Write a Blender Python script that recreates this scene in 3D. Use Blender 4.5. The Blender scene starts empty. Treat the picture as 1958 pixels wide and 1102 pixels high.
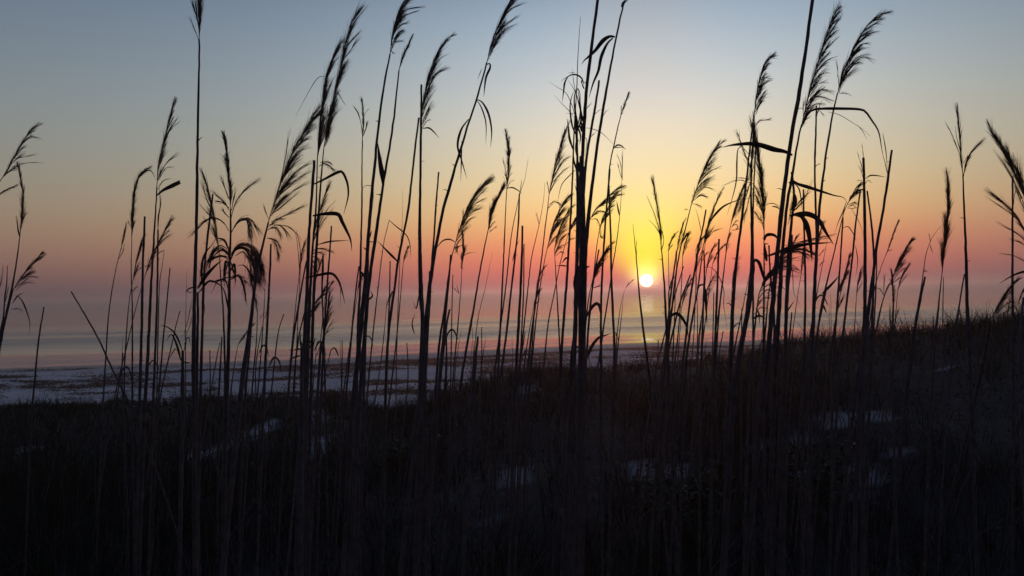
import bpy, math, random
import numpy as np

random.seed(7)
rng = np.random.default_rng(7)
scene = bpy.context.scene
col = scene.collection

# ------------------------------------------------------------------ camera
F_PX, CX, CY = 1629.0, 979.0, 551.0           # focal length and centre in photo pixels
CAM = np.array((0.0, 0.0, 5.0))               # metres above the sea
ROLL, PITCH = math.radians(1.2), math.radians(0.35)
fwd = np.array((0.0, math.cos(PITCH), math.sin(PITCH)))
r0 = np.array((1.0, 0.0, 0.0)); u0 = np.cross(r0, fwd)
RIGHT = math.cos(ROLL) * r0 - math.sin(ROLL) * u0
UP = math.cos(ROLL) * u0 + math.sin(ROLL) * r0
cam_d = bpy.data.cameras.new('camera'); cam = bpy.data.objects.new('camera', cam_d); col.objects.link(cam)
from mathutils import Matrix, Vector
cam.matrix_world = Matrix(((RIGHT[0], UP[0], -fwd[0], CAM[0]), (RIGHT[1], UP[1], -fwd[1], CAM[1]),
                           (RIGHT[2], UP[2], -fwd[2], CAM[2]), (0, 0, 0, 1)))
cam_d.sensor_width = 36.0; cam_d.lens = F_PX / 1958.0 * 36.0
cam_d.clip_start = 0.05; cam_d.clip_end = 60000.0
scene.camera = cam

def ray(px, py):
    d = RIGHT * ((px - CX) / F_PX) + UP * ((CY - py) / F_PX) + fwd
    return d
def at(px, py, Y):
    d = ray(px, py); return CAM + d * (Y / d[1])
def project(P):
    q = np.asarray(P) - CAM
    z = q @ fwd
    return CX + F_PX * (q @ RIGHT) / z, CY - F_PX * (q @ UP) / z

# ------------------------------------------------------------------ colour helpers, sky, sun, exposure
def lin(c):
    c = np.array(c, float) / 255.0
    return tuple(np.where(c <= 0.04045, c / 12.92, ((c + 0.055) / 1.055) ** 2.4)) + (1.0,)

scene.view_settings.view_transform = 'Standard'
scene.view_settings.look = 'None'
scene.view_settings.exposure = 0.0
scene.view_settings.gamma = 1.0

sd = ray(1236, 537); sd = sd / np.linalg.norm(sd)
SUN_EL = math.asin(sd[2]); SUN_AZ = math.atan2(sd[0], sd[1])      # azimuth measured from +Y to +X

world = bpy.data.worlds.new('World'); scene.world = world; world.use_nodes = True
nt = world.node_tree; nt.nodes.clear()
def N(tree, typ, **kw):
    n = tree.nodes.new(typ)
    for k, v in kw.items(): setattr(n, k, v)
    return n
def M(tree, op, a, b=None, c=None, clamp=False):
    n = N(tree, 'ShaderNodeMath', operation=op, use_clamp=clamp)
    for i, v in enumerate((a, b, c)):
        if v is None: continue
        if isinstance(v, (int, float)): n.inputs[i].default_value = v
        else: tree.links.new(v, n.inputs[i])
    return n.outputs[0]
def ramp(tree, fac, stops, interp='B_SPLINE'):
    n = N(tree, 'ShaderNodeValToRGB'); cr = n.color_ramp; cr.interpolation = interp
    while len(cr.elements) < len(stops): cr.elements.new(0.5)
    for e, (p, c) in zip(cr.elements, stops): e.position = p; e.color = c
    if fac is not None: tree.links.new(fac, n.inputs[0])
    return n.outputs[0]
def mixc(tree, fac, a, b, blend='MIX'):
    n = N(tree, 'ShaderNodeMix', data_type='RGBA', blend_type=blend)
    for s, v in ((n.inputs[0], fac), (n.inputs[6], a), (n.inputs[7], b)):
        if isinstance(v, (int, float)): s.default_value = v
        elif isinstance(v, tuple): s.default_value = v
        else: tree.links.new(v, s)
    return n.outputs[2]

tc = N(nt, 'ShaderNodeTexCoord')
sep = N(nt, 'ShaderNodeSeparateXYZ'); nt.links.new(tc.outputs['Generated'], sep.inputs[0])
X_, Y_, Z_ = sep.outputs
el = M(nt, 'MULTIPLY', M(nt, 'ARCSINE', M(nt, 'MAXIMUM', M(nt, 'MINIMUM', Z_, 0.99999), 0.0)), 180 / math.pi)
hl = M(nt, 'SQRT', M(nt, 'ADD', M(nt, 'ADD', M(nt, 'MULTIPLY', X_, X_), M(nt, 'MULTIPLY', Y_, Y_)), 1e-6))
cosaz = M(nt, 'DIVIDE', M(nt, 'ADD', M(nt, 'MULTIPLY', X_, math.sin(SUN_AZ)), M(nt, 'MULTIPLY', Y_, math.cos(SUN_AZ))), hl)
daz = M(nt, 'MULTIPLY', M(nt, 'ARCCOSINE', M(nt, 'MAXIMUM', M(nt, 'MINIMUM', cosaz, 0.999999), -0.999999)), 180 / math.pi)
fac = M(nt, 'POWER', M(nt, 'DIVIDE', el, 90.0), 0.5)
def stops(rows): return [((e / 90.0) ** 0.5, lin(c)) for e, c in rows]
SIDE = [(0, (104, 88, 91)), (0.6, (110, 90, 90)), (1.5, (133, 101, 95)), (3, (161, 123, 104)), (5, (170, 145, 119)), (7.4, (165, 157, 138)),
        (10.8, (151, 159, 156)), (14, (137, 152, 161)), (19, (113, 132, 153)), (30, (76, 96, 128)), (60, (44, 60, 96)), (90, (28, 40, 74))]
MID = [(0, (165, 100, 106)), (0.5, (190, 100, 102)), (1, (212, 102, 99)), (2, (238, 118, 103)), (3.4, (247, 150, 104)), (5, (251, 200, 128)), (7.4, (242, 222, 170)),
       (10, (230, 222, 198)), (13, (206, 214, 213)), (16, (174, 194, 209)), (19, (146, 170, 191)), (30, (86, 106, 138)), (60, (48, 64, 100)), (90, (28, 40, 74))]
CORE = [(0, (250, 112, 104)), (0.35, (252, 122, 98)), (0.7, (255, 190, 60)), (1.3, (255, 240, 45)), (3, (255, 246, 72)), (5, (252, 233, 125)),
        (7.4, (241, 226, 174)), (10, (236, 224, 194)), (13, (216, 216, 212)), (19, (152, 172, 190)), (60, (48, 64, 100)), (90, (28, 40, 74))]
BACK = [(0, (62, 58, 74)), (10, (56, 58, 78)), (30, (38, 48, 76)), (90, (28, 40, 74))]
def gauss(x, s): return M(nt, 'EXPONENT', M(nt, 'MULTIPLY', M(nt, 'POWER', M(nt, 'DIVIDE', x, s), 2.0), -1.0))
c_side = ramp(nt, fac, stops(SIDE)); c_mid = ramp(nt, fac, stops(MID)); c_core = ramp(nt, fac, stops(CORE)); c_back = ramp(nt, fac, stops(BACK))
sky = mixc(nt, gauss(daz, 70.0), c_back, c_side)
sky = mixc(nt, gauss(daz, 17.3), sky, c_mid)
core_w = M(nt, 'MINIMUM', M(nt, 'ADD', M(nt, 'MULTIPLY', el, 0.72), 0.4), 4.3)       # the yellow narrows towards the horizon
sky = mixc(nt, M(nt, 'EXPONENT', M(nt, 'MULTIPLY', M(nt, 'POWER', M(nt, 'DIVIDE', daz, core_w), 2.0), -1.0)), sky, c_core)
dt = N(nt, 'ShaderNodeVectorMath', operation='DOT_PRODUCT'); nt.links.new(tc.outputs['Generated'], dt.inputs[0]); dt.inputs[1].default_value = tuple(sd)
ang = M(nt, 'MULTIPLY', M(nt, 'ARCCOSINE', M(nt, 'MINIMUM', dt.outputs['Value'], 0.9999999)), 180 / math.pi)
sky = mixc(nt, M(nt, 'MULTIPLY', gauss(ang, 0.9), 1.0), sky, (1.0, 0.95, 0.45, 1), 'ADD')
nish = N(nt, 'ShaderNodeTexSky', sky_type='NISHITA', sun_disc=False)
nish.sun_elevation = SUN_EL; nish.sun_rotation = SUN_AZ; nish.dust_density = 3.0
bg1 = N(nt, 'ShaderNodeBackground'); nt.links.new(sky, bg1.inputs[0]); bg1.inputs[1].default_value = 0.95
bg2 = N(nt, 'ShaderNodeBackground'); nt.links.new(nish.outputs[0], bg2.inputs[0]); bg2.inputs[1].default_value = 0.02
add = N(nt, 'ShaderNodeAddShader'); nt.links.new(bg1.outputs[0], add.inputs[0]); nt.links.new(bg2.outputs[0], add.inputs[1])
out = N(nt, 'ShaderNodeOutputWorld'); nt.links.new(add.outputs[0], out.inputs[0])

sun_d = bpy.data.lights.new('sun_light', 'SUN'); sun_d.energy = 0.42; sun_d.angle = math.radians(0.6); sun_d.color = (1.0, 0.34, 0.24)
sun_l = bpy.data.objects.new('sun_light', sun_d); col.objects.link(sun_l)
sun_l.visible_glossy = False                  # the sun's mirror image comes from its disc, so the lamp must not add a second one
sun_l.rotation_euler = Vector(tuple(-sd)).to_track_quat('-Z', 'Y').to_euler()

# ------------------------------------------------------------------ object helpers
def mesh_obj(name, V, Fc, mat, parent=None, smooth=False, base=None):
    me = bpy.data.meshes.new(name)
    V = np.asarray(V, float)
    if base is not None: V = V - base
    me.from_pydata(V.tolist(), [], [tuple(f) for f in Fc]); me.update()
    if smooth: me.polygons.foreach_set('use_smooth', [True] * len(me.polygons))
    o = bpy.data.objects.new(name, me); col.objects.link(o)
    if mat: me.materials.append(mat)
    if parent: o.parent = parent
    return o
def tag(o, label=None, cat=None, group=None, kind=None):
    for k, v in (('label', label), ('category', cat), ('group', group), ('kind', kind)):
        if v: o[k] = v
    return o
def new_mat(name):
    m = bpy.data.materials.new(name); m.use_nodes = True
    t = m.node_tree; b = t.nodes['Principled BSDF']; return m, t, b

# ------------------------------------------------------------------ materials
def plant_mat(name, c1, c2, scale=30.0, rough=0.75, thin=0.0):
    m, t, b = new_mat(name)
    g = N(t, 'ShaderNodeNewGeometry'); n = N(t, 'ShaderNodeTexNoise'); n.inputs['Scale'].default_value = scale
    t.links.new(g.outputs['Position'], n.inputs['Vector'])
    c = ramp(t, n.outputs[0], [(0.32, c1 + (1,)), (0.7, c2 + (1,))], 'LINEAR')
    t.links.new(c, b.inputs['Base Color'])
    if thin:                                                      # papery husks and blades let some light through
        tr = N(t, 'ShaderNodeBsdfTranslucent'); t.links.new(c, tr.inputs[0])
        mx = N(t, 'ShaderNodeMixShader'); mx.inputs[0].default_value = thin
        t.links.new(b.outputs[0], mx.inputs[1]); t.links.new(tr.outputs[0], mx.inputs[2]); t.links.new(mx.outputs[0], t.nodes['Material Output'].inputs[0])
    b.inputs['Roughness'].default_value = rough
    b.inputs['Specular IOR Level'].default_value = 0.25
    return m
M_CANE = plant_mat('dry_cane', (0.105, 0.080, 0.070), (0.19, 0.15, 0.13), 40)
M_HEAD = plant_mat('seed_husk', (0.15, 0.09, 0.06), (0.26, 0.17, 0.115), 60, 0.8, 0.45)
M_LEAF = plant_mat('dry_leaf', (0.09, 0.06, 0.042), (0.17, 0.115, 0.07), 35, 0.75, 0.3)
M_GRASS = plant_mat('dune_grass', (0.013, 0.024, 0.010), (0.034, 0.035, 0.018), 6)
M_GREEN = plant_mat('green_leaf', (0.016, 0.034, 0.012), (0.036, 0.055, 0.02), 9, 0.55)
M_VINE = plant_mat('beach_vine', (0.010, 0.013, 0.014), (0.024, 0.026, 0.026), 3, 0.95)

# ------------------------------------------------------------------ terrain
def smooth(a, b, x):
    t = np.clip((x - a) / (b - a), 0, 1); return t * t * (3 - 2 * t)
_gr = np.random.default_rng(11).random((64, 64))
def vnoise(x, y):
    x = np.asarray(x, float); y = np.asarray(y, float)
    xi = np.floor(x).astype(int); yi = np.floor(y).astype(int); fx = x - xi; fy = y - yi
    fx = fx * fx * (3 - 2 * fx); fy = fy * fy * (3 - 2 * fy)
    g = lambda i, j: _gr[i % 64, j % 64]
    return (g(xi, yi) * (1 - fx) + g(xi + 1, yi) * fx) * (1 - fy) + (g(xi, yi + 1) * (1 - fx) + g(xi + 1, yi + 1) * fx) * fy - 0.5
def fbm(x, y, o=4):
    s = 0; a = 1.0
    for k in range(o): s = s + a * vnoise(x * 2 ** k + 17.3 * k, y * 2 ** k + 5.1 * k); a *= 0.5
    return s
CREST = [(-500, 790), (0, 787), (80, 779), (150, 785), (230, 773), (300, 780), (380, 765), (450, 773), (530, 761), (600, 769), (650, 760), (690, 772), (740, 790), (800, 782), (860, 752), (950, 722), (1050, 709),
         (1200, 708), (1320, 700), (1400, 692), (1470, 668), (1530, 654), (1600, 656), (1680, 648), (1760, 640), (1850, 622), (1920, 612), (1958, 604), (2300, 590)]
YC = 10.0
_cx = []; _cz = []
for px, py in CREST:
    p = at(px, py, YC); _cx.append(p[0]); _cz.append(p[2])
def shore(x):
    x = np.asarray(x, float)
    return np.interp(x, [-60, -37, -15, 1, 12.5, 20, 37, 60], [62, 63, 65, 74.5, 77.5, 78, 83, 88]) + 1.4 * fbm(x * 0.10, x * 0 + 3.3, 3)
def H(x, y):
    x = np.asarray(x, float); y = np.asarray(y, float)
    zc = np.interp(x * YC / np.maximum(y, 4.0), _cx, _cz)
    near = 3.5 + (zc - 3.5) * smooth(2.5, YC, y) + 0.10 * fbm(x * 0.9, y * 0.9) * smooth(0.5, 3, y) * (1 - smooth(8.0, 10.0, y) * 0.7)
    d = shore(x) - y
    beach = 0.30 + np.where(d > 0, d * 0.0135 + 0.25 * smooth(8, 18, d), d * 0.0155 + np.clip(d, -8.0, -2.5) * 0.0125 + 0.031)
    beach = beach + 0.34 * fbm(x * 0.16, y * 0.22) * smooth(9, 20, d) + 0.07 * fbm(x * 0.7, y * 0.8) * smooth(8, 16, d)
    k = smooth(YC - 0.2, 17.0, y)
    back = smooth(2, 12, -y) * 0.6
    return near * (1 - k) + beach * k + back
def sand_gap(px, py):
    """bare-sand openings in the plant cover (authored where the photo shows them)"""
    v = np.full(np.shape(px), -9.0)
    for cx, cy, rx, ry, rot in GAPS:
        c, s = math.cos(rot), math.sin(rot); dx = px - cx; dy = py - cy
        a = (dx * c + dy * s) / rx; b = (-dx * s + dy * c) / ry
        v = np.maximum(v, 1 - (a * a + b * b))
    return v + 1.6 * vnoise(px * 0.045, py * 0.09) + 0.9 * vnoise(px * 0.13 + 5, py * 0.21) - 0.15
GAPS = [(610, 800, 36, 13, -0.1), (604, 858, 26, 24, 0.1), (490, 830, 70, 13, -0.45), (380, 868, 50, 10, -0.3), (1240, 905, 34, 20, 0), (1310, 905, 28, 16, 0),
        (1615, 802, 44, 16, 0), (1675, 795, 22, 9, 0), (1520, 840, 20, 14, 0), (1655, 915, 18, 30, 0.3), (1620, 900, 26, 10, 0), (1535, 905, 10, 14, 0),
        (985, 912, 30, 14, 0), (1010, 745, 22, 8, -0.3), (940, 985, 18, 9, 0), (1445, 858, 26, 9, 0), (1720, 870, 16, 7, 0), (60, 860, 26, 8, 0),
        (1800, 706, 16, 4, -0.05)]
ys = np.concatenate([np.linspace(-40, 0, 14)[:-1], np.linspace(0, 14, 150)[:-1], np.linspace(14, 100, 240)[:-1], np.linspace(100, 170, 8)])
us = np.linspace(-1, 1, 301)
GX = us[None, :] * (16 + np.maximum(ys, 0)[:, None] * 0.95); GY = np.repeat(ys[:, None], len(us), 1)
GZ = H(GX, GY)
def grid_faces(nr, nc):
    i = np.arange(nr - 1)[:, None] * nc + np.arange(nc - 1)[None, :]
    i = i.ravel(); return np.stack([i, i + 1, i + nc + 1, i + nc], 1)
def grid_obj(name, X, Y, Z, mat):
    nr, nc = X.shape
    me = bpy.data.meshes.new(name); fc = grid_faces(nr, nc)
    me.vertices.add(nr * nc); me.vertices.foreach_set('co', np.stack([X, Y, Z], -1).ravel())
    me.loops.add(fc.size); me.loops.foreach_set('vertex_index', fc.ravel().astype(np.int32))
    me.polygons.add(len(fc)); me.polygons.foreach_set('loop_start', (np.arange(len(fc)) * 4).astype(np.int32))
    me.polygons.foreach_set('use_smooth', np.ones(len(fc), bool)); me.update(); me.validate()
    o = bpy.data.objects.new(name, me); col.objects.link(o); me.materials.append(mat)
    return o

# sand: dry grain and ripples, a wet darker glossy strip near the water, leaf litter where plants stand, plant shade painted into the right-hand gaps
m_sand, t, b = new_mat('beach_sand')
g = N(t, 'ShaderNodeNewGeometry'); sx = N(t, 'ShaderNodeSeparateXYZ'); t.links.new(g.outputs['Position'], sx.inputs[0])
n1 = N(t, 'ShaderNodeTexNoise'); n1.inputs['Scale'].default_value = 1.3; n1.inputs['Detail'].default_value = 8; t.links.new(g.outputs['Position'], n1.inputs['Vector'])
n2 = N(t, 'ShaderNodeTexNoise'); n2.inputs['Scale'].default_value = 9.0; n2.inputs['Detail'].default_value = 6; t.links.new(g.outputs['Position'], n2.inputs['Vector'])
dry = ramp(t, n1.outputs[0], [(0.3, (0.54, 0.53, 0.52, 1)), (0.7, (0.74, 0.72, 0.71, 1))], 'LINEAR')
at_l = N(t, 'ShaderNodeAttribute', attribute_name='litter_shade')
litter_shade_fac = M(t, 'MULTIPLY', at_l.outputs['Fac'], M(t, 'ADD', n2.outputs[0], 0.62, clamp=True), clamp=True)
dry = mixc(t, litter_shade_fac, dry, (0.022, 0.019, 0.014, 1))
wet = ramp(t, M(t, 'ADD', sx.outputs[2], M(t, 'MULTIPLY', n1.outputs[0], 0.08)), [(0.36, (1, 1, 1, 1)), (0.46, (0, 0, 0, 1))], 'EASE')
t.links.new(mixc(t, wet, dry, (0.16, 0.145, 0.14, 1)), b.inputs['Base Color'])
t.links.new(M(t, 'SUBTRACT', 0.9, M(t, 'MULTIPLY', wet, 0.45)), b.inputs['Roughness'])
bp = N(t, 'ShaderNodeBump'); bp.inputs['Strength'].default_value = 0.6; bp.inputs['Distance'].default_value = 0.03
t.links.new(n2.outputs[0], bp.inputs['Height']); t.links.new(bp.outputs[0], b.inputs['Normal'])
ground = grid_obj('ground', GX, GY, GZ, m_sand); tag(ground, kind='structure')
pxg, pyg = project(np.stack([GX, GY, GZ], -1).reshape(-1, 3))
litter_shade = np.clip(smooth(12.5, 11, GY).ravel() * np.where(GY.ravel() > 2, np.clip(0.62 - 1.1 * sand_gap(pxg, pyg), np.where(pxg > 900, 0.42, 0.14), 1), 1.0), 0, 1)  # bare gaps towards the right get a darker floor, imitating shade from plants
la = ground.data.attributes.new('litter_shade', 'FLOAT', 'POINT'); la.data.foreach_set('value', litter_shade.astype(np.float32))

# ------------------------------------------------------------------ sea
ds = np.concatenate([np.linspace(-1.5, 100, 420)[:-1], 100 * (80.0 ** np.linspace(0, 1, 160))])
uu = np.linspace(-1, 1, 201)
SX = np.repeat(uu[None, :], len(ds), 0) * (75 + ds[:, None] * 1.15)
SD = np.repeat(ds[:, None], len(uu), 1)
SY = SD + shore(SX)
w1 = 5.0 * fbm(SX * 0.045, SD * 0.02 + 1); 
def swell(s, s0, sc, s1, A): return A * np.where(s < sc, smooth(s0, sc, s), 1 - smooth(sc, s1, s))
SZ = 0.315 - 0.0125 * np.clip(SD, -3, 19) - 0.0115 * np.clip(SD - 2.5, 0, 5.5)
SZ = SZ + swell(SD + w1, 20, 36, 41, 0.40) + swell(SD + 1.3 * w1, 41, 66, 76, 0.42) + swell(SD + 2 * w1, 84, 110, 140, 0.10)
SZ = SZ + (0.05 * fbm(SX * 0.25, SD * 0.5) + 0.10 * fbm(SX * 0.05, SD * 0.12)) * smooth(15, 30, SD) * (1 - smooth(60, 170, SD) * 0.78)
m_sea, t, b = new_mat('sea_water')
g = N(t, 'ShaderNodeNewGeometry')
at_s = N(t, 'ShaderNodeAttribute', attribute_name='chop')
mp = N(t, 'ShaderNodeMapping'); mp.inputs['Scale'].default_value = (0.35, 1.0, 1.0); t.links.new(g.outputs['Position'], mp.inputs[0])
n1 = N(t, 'ShaderNodeTexNoise'); n1.inputs['Scale'].default_value = 1.1; n1.inputs['Detail'].default_value = 5; t.links.new(mp.outputs[0], n1.inputs['Vector'])
b.inputs['Base Color'].default_value = (0.12, 0.112, 0.14, 1)
b.inputs['IOR'].default_value = 1.33
t.links.new(M(t, 'ADD', 0.07, M(t, 'MULTIPLY', at_s.outputs['Fac'], 0.29)), b.inputs['Roughness'])
bp = N(t, 'ShaderNodeBump'); bp.inputs['Distance'].default_value = 0.12
t.links.new(M(t, 'ADD', 0.02, M(t, 'MULTIPLY', at_s.outputs['Fac'], 0.30)), bp.inputs['Strength'])
t.links.new(n1.outputs[0], bp.inputs['Height']); t.links.new(bp.outputs[0], b.inputs['Normal'])
at_f = N(t, 'ShaderNodeAttribute', attribute_name='foam')
fo = M(t, 'MULTIPLY', at_f.outputs['Fac'], M(t, 'MULTIPLY', n1.outputs[0], 1.3), clamp=True)
bs = N(t, 'ShaderNodeBsdfDiffuse'); bs.inputs[0].default_value = (0.75, 0.75, 0.76, 1)
mx = N(t, 'ShaderNodeMixShader'); t.links.new(fo, mx.inputs[0]); t.links.new(b.outputs[0], mx.inputs[1]); t.links.new(bs.outputs[0], mx.inputs[2])
t.links.new(mx.outputs[0], t.nodes['Material Output'].inputs[0])
sea = grid_obj('sea', SX, SY, SZ, m_sea); tag(sea, kind='structure')
chop = smooth(16, 25, SD + w1) * (0.6 - 0.48 * smooth(62, 130, SD + 2 * w1)) * (1 + 0.9 * fbm(SX * 0.02 + 3, SD * 0.16))
ca = sea.data.attributes.new('chop', 'FLOAT', 'POINT'); ca.data.foreach_set('value', np.clip(chop, 0, 1.3).ravel().astype(np.float32))
def line(s, c, w): return np.exp(-((s - c) / w) ** 2)
foam = 0.9 * line(SD + w1, 38.5, 1.6) + 0.3 * line(SD + 1.3 * w1, 27, 1.0) + 0.7 * line(SD + 1.3 * w1, 69, 3.0) + 0.35 * line(SD + 1.6 * w1, 52, 1.6)
foam = foam * np.clip(0.6 + 1.2 * fbm(SX * 0.08, SD * 0.1 + 7), 0, 1) + 0.5 * line(SD, -0.6, 0.5) + 0.42 * (1 - smooth(15, 21, SD + w1)) * np.clip(0.8 + 0.8 * fbm(SX * 0.15, SD * 0.5), 0, 1.5)
fa = sea.data.attributes.new('foam', 'FLOAT', 'POINT'); fa.data.foreach_set('value', np.clip(foam, 0, 1).ravel().astype(np.float32))

# ------------------------------------------------------------------ the sun itself, far out over the sea
m_sun, t, b = new_mat('sun_glare'); t.nodes.remove(b)
em = N(t, 'ShaderNodeEmission'); lw = N(t, 'ShaderNodeLayerWeight'); lw.inputs[0].default_value = 0.5      # limb darkening of the real disc
t.links.new(ramp(t, lw.outputs['Facing'], [(0.0, (1.0, 0.95, 0.85, 1)), (0.55, (1.0, 0.93, 0.7, 1)), (1.0, (0.4, 0.3, 0.08, 1))], 'EASE'), em.inputs[0]); em.inputs[1].default_value = 6.0
t.links.new(em.outputs[0], t.nodes['Material Output'].inputs[0])
import bmesh
bm = bmesh.new(); SUN_D = 30000.0
bmesh.ops.create_icosphere(bm, subdivisions=4, radius=SUN_D * 12.2 / F_PX)
me = bpy.data.meshes.new('sun'); bm.to_mesh(me); bm.free(); me.materials.append(m_sun)
me.polygons.foreach_set('use_smooth', [True] * len(me.polygons))
sun_o = bpy.data.objects.new('sun', me); sun_o.location = tuple(CAM + sd * SUN_D); col.objects.link(sun_o)
tag(sun_o, 'white hot setting sun hanging just above the hazy sea horizon', 'sun')
sun_o.visible_shadow = False                  # the sun lamp shines from the same place: its own disc must not eclipse it

# ------------------------------------------------------------------ plant builder
def pts(s):
    return np.array([[float(v) for v in q.split(',')][:2] for q in s.split()])
def curve(P, n):
    """smooth open curve through the points (Catmull-Rom, by chord length)"""
    P = np.asarray(P, float)
    if len(P) == 2: return P[0] + (P[1] - P[0]) * np.linspace(0, 1, n)[:, None]
    d = np.r_[0, np.cumsum(np.sqrt(np.linalg.norm(np.diff(P[:, :2], axis=0), axis=1)) + 1e-6)]
    A = np.vstack([2 * P[0] - P[1], P, 2 * P[-1] - P[-2]])
    L = np.r_[0, np.cumsum(np.linalg.norm(np.diff(P[:, :2], axis=0), axis=1))]
    t = np.interp(np.linspace(0, L[-1], n), L, np.arange(len(P)))
    i = np.clip(t.astype(int), 0, len(P) - 2); f = (t - i)[:, None]
    a, b_, c, e = A[i], A[i + 1], A[i + 2], A[i + 3]
    return 0.5 * (2 * b_ + (c - a) * f + (2 * a - 5 * b_ + 4 * c - e) * f ** 2 + (3 * b_ - 3 * c + e - a) * f ** 3)
def frames(Q):
    T = np.gradient(Q, axis=0); T /= np.linalg.norm(T, axis=1)[:, None] + 1e-9
    ref = np.array((0.0, 1.0, 0.0)); A = np.cross(T, ref); A /= np.linalg.norm(A, axis=1)[:, None] + 1e-9
    return T, A, np.cross(T, A)
class MB:
    def __init__(s): s.V = []; s.F = []; s.n = 0
    def put(s, V, Fc): s.V.append(np.asarray(V)); s.F += [tuple(int(i) + s.n for i in f) for f in Fc]; s.n += len(V)
    def tube(s, Q, R, k=7, cap=True):
        T, A, B = frames(Q); a = np.linspace(0, 2 * np.pi, k, endpoint=False)
        V = (Q[:, None] + R[:, None, None] * (np.cos(a)[None, :, None] * A[:, None] + np.sin(a)[None, :, None] * B[:, None])).reshape(-1, 3)
        Fc = [(i * k + j, i * k + (j + 1) % k, (i + 1) * k + (j + 1) % k, (i + 1) * k + j) for i in range(len(Q) - 1) for j in range(k)]
        if cap: Fc += [tuple(range((len(Q) - 1) * k, len(Q) * k))]
        s.put(V, Fc)
    def hair(s, Q, R, fade=0.12):
        n = len(Q); T, A, B = frames(Q)
        r = R * np.where(np.linspace(0, 1, n) < 0.25, 0.8, 1.0 - (1 - fade) * np.linspace(0, 1, n) ** 1.3)
        a = np.array((0.3, 2.4, 4.5))
        V = (Q[:, None] + r[:, None, None] * (np.cos(a)[None, :, None] * A[:, None] + np.sin(a)[None, :, None] * B[:, None])).reshape(-1, 3)
        s.put(V, [(i * 3 + j, i * 3 + (j + 1) % 3, (i + 1) * 3 + (j + 1) % 3, (i + 1) * 3 + j) for i in range(n - 1) for j in range(3)])
    def ribbon(s, Q, W, twist):
        """a leaf blade: a folded strip with a mid rib and a little thickness"""
        T, A, B = frames(Q); c, sn = np.cos(twist)[:, None], np.sin(twist)[:, None]
        D = A * c + B * sn; E = -A * sn + B * c
        w = W[:, None]; th = np.minimum(w * 0.10, 0.0009)
        V = np.stack([Q - D * w, Q + E * w * 0.35, Q + D * w, Q + E * w * 0.35 + E * th + E * 0.0004], 1).reshape(-1, 3)
        Fc = [(i * 4 + j, i * 4 + (j + 1) % 4, (i + 1) * 4 + (j + 1) % 4, (i + 1) * 4 + j) for i in range(len(Q) - 1) for j in range(4)]
        s.put(V, Fc + [(3, 2, 1, 0), tuple(range(len(V) - 4, len(V)))])
def lift(P2, Y, dY=0.0):
    P2 = np.asarray(P2, float); dY = np.broadcast_to(dY, len(P2))
    return np.array([at(p[0], p[1], Y + d) for p, d in zip(P2, dY)])

def strands(mb, C, k, spread, Y, u_lo=0.0, u_hi=0.7, ln=(0.25, 0.5), wpx=1.0, flare=1.0, dY=0.0, bias=0.0):
    """k fine seed-bearing strands combed along the pixel curve C"""
    n = len(C); m = 5; T = np.gradient(C, axis=0); T /= np.linalg.norm(T, axis=1)[:, None] + 1e-9
    Nn = np.stack([-T[:, 1], T[:, 0]], 1)
    u0 = rng.uniform(u_lo, u_hi, k); u1 = np.minimum(1.0, u0 + rng.uniform(ln[0], ln[1], k))
    g = np.linspace(0, 1, m)[None]; i = (u0[:, None] + (u1 - u0)[:, None] * g) * (n - 1)
    pick = lambda A: np.stack([np.interp(i, np.arange(n), A[:, c]) for c in (0, 1)], -1)
    o0 = rng.normal(size=k)[:, None] * spread * 0.25; o1 = (rng.normal(size=k)[:, None] + bias) * spread * flare
    off = o0 * (1 - g) * (0.4 + 0.6 * u0[:, None]) + o1 * g ** 1.4
    P = pick(C) + pick(Nn) * off[..., None]
    D = dY + rng.normal(size=(k, 1)) * 0.012 + g * rng.normal(size=(k, 1)) * 0.03
    d = RIGHT * ((P[..., :1] - CX) / F_PX) + UP * ((CY - P[..., 1:]) / F_PX) + fwd
    Q = CAM + d * ((Y + D)[..., None] / d[..., 1:2])                              # k,m,3
    t = np.gradient(Q, axis=1); t /= np.linalg.norm(t, axis=2, keepdims=True) + 1e-12
    A = np.cross(t, np.array((0.0, 1.0, 0.0))); A /= np.linalg.norm(A, axis=2, keepdims=True) + 1e-12; B = np.cross(t, A)
    r = (wpx * rng.uniform(0.6, 1.3, (k, 1)) * Y / F_PX * 0.5) * np.array((0.55, 1.0, 0.95, 0.6, 0.12))[None]
    a = np.array((0.3, 2.4, 4.5))
    V = Q[:, :, None] + r[:, :, None, None] * (np.cos(a)[:, None] * A[:, :, None] + np.sin(a)[:, None] * B[:, :, None])
    f = np.array([(q * 3 + c, q * 3 + (c + 1) % 3, (q + 1) * 3 + (c + 1) % 3, (q + 1) * 3 + c) for q in range(m - 1) for c in range(3)])
    Fc = (np.arange(k)[:, None, None] * (m * 3) + f[None] + mb.n).reshape(-1, 4)
    mb.V.append(V.reshape(-1, 3)); mb.F += Fc.tolist(); mb.n += k * m * 3

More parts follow.
